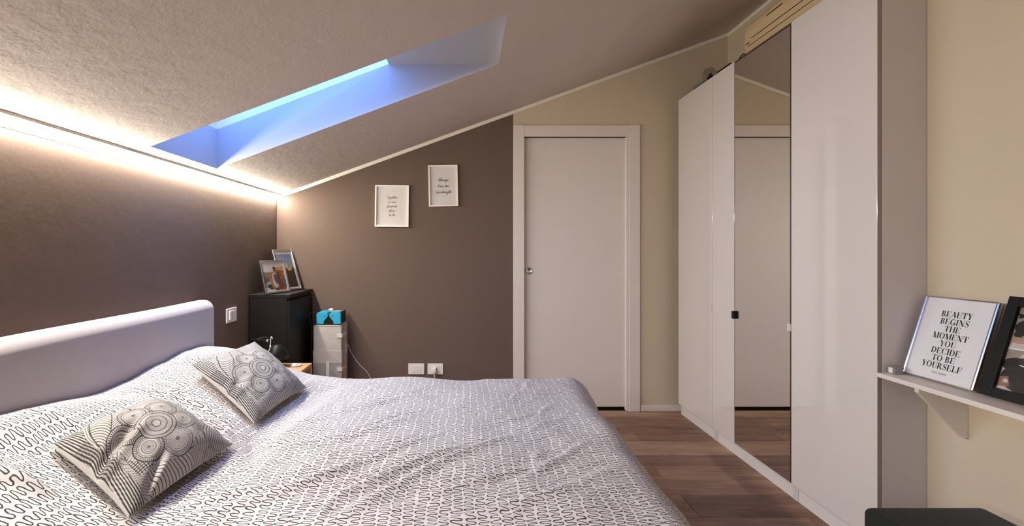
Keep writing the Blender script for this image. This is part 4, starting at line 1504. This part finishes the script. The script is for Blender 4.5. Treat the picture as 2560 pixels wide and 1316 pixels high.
sw = thing('wall_switch', 'white switch plate on left wall beside the headboard', 'switch', (XL, 2.976, 1.0))
sy0, sy1 = 2.915, 3.042
sz0, sz1 = CAM_Z - (806 - 626) / 1204 * 2.975, CAM_Z - (770.5 - 626) / 1204 * 2.975
box('plate', (XL + .0002, sy0, sz0), (XL + .009, sy1, sz1), M['whiteplastic'], sw, 0.003)
w3 = (sy1 - sy0 - .05) / 3
for i in range(3):
    ya = sy0 + .025 + i * w3
    box('rocker', (XL + .0085, ya + .0008, sz0 + .017), (XL + (.016 if i == 0 else .0112), ya + w3 - .0008, sz1 - .017), M['whiteplastic'], sw, 0.001)
for z in (.36, .5, .64):
    lathe('socket_hole', [(0.0, 0.0), (0.003, 0.0), (0.003, 0.0006), (0.0, 0.0006)], (XL + .0113, sy0 + .025 + 1.5 * w3, sz0 + (sz1 - sz0) * z), M['black'], sw, 10, axis='x')

# ------------------------------------------------------------------ wall shelf with frames
SH = 0.762
sh = thing('wall_shelf', 'narrow white wall shelf on triangular bracket beside the wardrobe', 'shelf', (1.72, 1.2, SH))
box('board', (1.616, -0.2, SH - 0.017), (XN - .0005, 1.882, SH), M['doorwhite'], sh, 0.0015)
for yb_ in (1.735, 0.60):
    prism('bracket', [(XN - .0005, SH - .0175), (1.640, SH - .0175), (1.640, SH - .036), (XN - .018, SH - .200), (XN - .0005, SH - .200)], 'y', yb_, yb_ + .016, M['doorwhite'], sh, bev=.001)

cb = thing('clear_cube', 'small clear cube on shelf end by the silver frame', 'cube', (1.668, 1.868, SH))
box('block', (1.655, 1.846, SH + .0005), (1.688, 1.876, SH + .0305), M['frost'], cb, 0.003)
box('label_face', (1.6545, 1.856, SH + .004), (1.6548, 1.874, SH + .024), M['whiteplastic'], cb, 0)

q1 = frame_root('quote_frame', 'silver frame with black capital lettering leaning on shelf', (1.712, 1.737, SH + .0022), (0, -1, 0), (0.094, 0, 0.30), group='frames leaning on the wall shelf')
W, H = 0.262, 0.312
box('frame_bar', (-W / 2, 0, 0), (-W / 2 + .011, H, .016), M['silver'], q1, .004, 3, True)
box('frame_bar', (W / 2 - .011, 0, 0), (W / 2, H, .016), M['silver'], q1, .004, 3, True)
box('frame_bar', (-W / 2 + .0112, 0, 0), (W / 2 - .0112, .004, .013), M['silver'], q1, .001, 2, True)
box('frame_bar', (-W / 2 + .0112, H - .005, 0), (W / 2 - .0112, H, .014), M['silver'], q1, .001, 2, True)
box('backing', (-W / 2 + .004, .004, -.002), (W / 2 - .004, H - .004, .004), M['darkedge'], q1, 0, local=True)
box('paper', (-W / 2 + .010, .0042, .0042), (W / 2 - .010, H - .0052, .0062), M['paperwhite'], q1, 0, local=True)
TL = text_lines(['BEAUTY', 'BEGINS', 'THE', 'MOMENT', 'YOU', 'DECIDE', 'TO BE', 'YOURSELF'], .0222, .0276, .262)
flat_polys('lettering', TL, M['ink'], q1, .0066)
TL2 = text_lines(['COCO CHANEL'], .0062, .01, .034)
flat_polys('small_lettering', TL2, M['inkgrey'], q1, .0066)
box('glass', (-W / 2 + .0112, .0045, .0085), (W / 2 - .0112, H - .0055, .0098), M['picglass'], q1, 0, local=True)


def photo_dog_top(x, y):
    p = Paint(x, y)
    p.c[:] = np.stack([150 + 40 * x, 142 + 30 * x, 132 + 28 * x], -1)
    p.poly([(0, 1), (1, 1), (1, .80), (0, .86)], (128, 122, 108))
    p.poly([(.05, .25), (1, .40), (1, 0), (0, 0)], (206, 188, 184))
    p.poly([(.35, 0), (.55, .22), (1, .34), (1, 0)], (186, 120, 92))
    p.ell(.30, .52, .30, .27, (28, 27, 32), 10)
    p.ell(.55, .62, .20, .22, (36, 36, 44), -20)
    p.poly([(.02, .72), (.0, .86), (.14, .80)], (22, 20, 24))
    p.poly([(.52, .80), (.62, .94), (.70, .76)], (24, 22, 26))
    p.ell(.14, .34, .13, .10, (36, 30, 30))
    p.ell(.16, .30, .05, .03, (160, 140, 134))
    p.ell(.38, .34, .11, .08, (30, 28, 30))
    p.ell(.10, .20, .10, .08, (176, 146, 122))
    p.grain(2.2, 10, 4)
    return p.c


def photo_dog_bottom(x, y):
    p = Paint(x, y)
    p.c[:] = np.stack([196 + 10 * y, 182 + 8 * y, 178 + 8 * y], -1)
    p.poly([(0, 1), (.22, 1), (.12, .74), (0, .70)], (150, 140, 128))
    p.poly([(.28, 1), (.52, 1), (.48, .86), (.34, .84)], (40, 58, 122))
    p.ell(.20, .62, .22, .20, (34, 32, 32), -10)
    p.ell(.25, .30, .24, .32, (44, 41, 40), 15)
    p.poly([(.30, .66), (.42, .80), (.54, .82), (.52, .66), (.36, .54)], (48, 40, 38))
    p.poly([(.38, .68), (.44, .76), (.50, .77), (.47, .66)], (120, 92, 84))
    p.ell(.22, .64, .05, .012, (230, 226, 222), -20)
    p.poly([(0, .30), (.10, .34), (.14, .10), (.0, .06)], (140, 104, 82))
    p.ell(.08, .22, .03, .05, (205, 190, 186))
    for k_ in range(9):
        p.ell(.60 + .05 * (k_ % 3), .70 - .055 * k_, .035, .012, (150, 138, 140), 50)
    p.poly([(.72, 0), (.80, .34), (1, .40), (1, 0)], (186, 128, 112))
    p.grain(2.2, 10, 6)
    return p.c


q2 = frame_root('photo_collage_frame', 'black frame with black dog photos at the shelf edge', (1.714, 1.585 - .15, SH + .0022), (0, -1, 0), (0.094, 0, 0.30), group='frames leaning on the wall shelf')
W, H = 0.30, 0.335
frame_bars(q2, W, H, 0.032, 0, 0.018, M['blackframe'], .0015)
box('backing', (-W / 2 + .004, .004, -.002), (W / 2 - .004, H - .004, .004), M['darkedge'], q2, 0, local=True)
box('passe_partout', (-W / 2 + .03, .03, .0042), (W / 2 - .03, H - .03, .0054), M['paperwhite'], q2, 0, local=True)
photo_mesh('upper_photo', W - .064, .134, -W / 2 + .032, .169, .0058, 130, 90, photo_dog_top, q2, 'print of a black dog from above')
photo_mesh('lower_photo', W - .064, .133, -W / 2 + .032, .032, .0058, 130, 90, photo_dog_bottom, q2, 'print of a black dog with upright ear')
for ltr, lx_ in (('N', -.088), ('Y', -.075), ('C', -.064)):
    flat_polys('letter', [[(lx_ + a * .013, .279 + b * .013) for a, b in p] for p in glyph(ltr)[0]], M['paperwhite'], q2, .0062)
box('glass', (-W / 2 + .0322, .0322, .0085), (W / 2 - .0322, H - .0322, .0098), M['picglass'], q2, 0, local=True)

# ------------------------------------------------------------------ dark velvet pouf under the shelf
pf = thing('velvet_pouf', 'dark green velvet pouf under the wall shelf', 'pouf', (1.43, 1.29, 0))
bm = bmesh.new(); bm_box(bm, (1.232, 1.09, 0.355), (1.606, 1.492, 0.450), 0.022, 4)
from_bm('seat_cushion', bm, M['pouf'], pf, True)
bm = bmesh.new(); bm_box(bm, (1.242, 1.10, 0.03), (1.596, 1.482, 0.3545), 0.012, 3)
from_bm('body', bm, M['pouf'], pf, True)
for x in (1.27, 1.57):
    for y in (1.13, 1.45):
        lathe('foot', [(0.0, 0), (0.016, 0), (0.018, 0.031), (0.0, 0.031)], (x, y, 0), M['black'], pf, 14)

# ------------------------------------------------------------------ things on top of the wardrobes
gz = ZT - .004 + .0005
gg = thing('glass_globe', 'clear glass globe with dark figure on top of far wardrobe', 'globe', (1.74, 3.395, gz))
lathe('base', [(0.0, 0), (0.034, 0), (0.036, 0.02), (0.028, 0.045), (0.020, 0.055), (0.0, 0.055)], (1.74, 3.395, gz), M['whiteplastic'], gg)
glb = lathe('globe', [(0.020, 0.0555)] + [(0.054 * math.sin(a), 0.106 - 0.054 * math.cos(a)) for a in np.linspace(0.42, math.pi, 16)], (1.74, 3.395, gz), M['realglass'], gg)
gs_ = glb.modifiers.new('wall', 'SOLIDIFY'); gs_.thickness = 0.004
lathe('figure', [(0.0, 0.056), (0.022, 0.057), (0.018, 0.075), (0.024, 0.092), (0.012, 0.104), (0.014, 0.114), (0.0, 0.122)], (1.742, 3.395, gz), M['darkedge'], gg, 14)
tb = thing('teal_box', 'flat teal card box on top of far wardrobe', 'box', (1.76, 3.52, gz))
box('body', (1.725, 3.455, gz), (1.86, 3.60, gz + .068), M['teal'], tb, 0.002)
box('lid', (1.722, 3.452, gz + .0685), (1.863, 3.603, gz + .086), M['teal'], tb, 0.002)
bg_ = thing('black_bag', 'flat black bag with arched handle on top of middle wardrobe', 'bag', (1.78, 3.16, gz))
bm = bmesh.new(); bm_box(bm, (1.715, 3.10, gz), (1.83, 3.27, gz + .083), 0.012, 3)
from_bm('body', bm, M['black'], bg_, True)
tube('handle', [(1.775, 3.105, gz + .06), (1.77, 3.09, gz + .095), (1.77, 3.06, gz + .110), (1.77, 3.03, gz + .105), (1.775, 3.01, gz + .06), (1.775, 3.008, gz + .002)], 0.004, M['darkedge'], bg_)
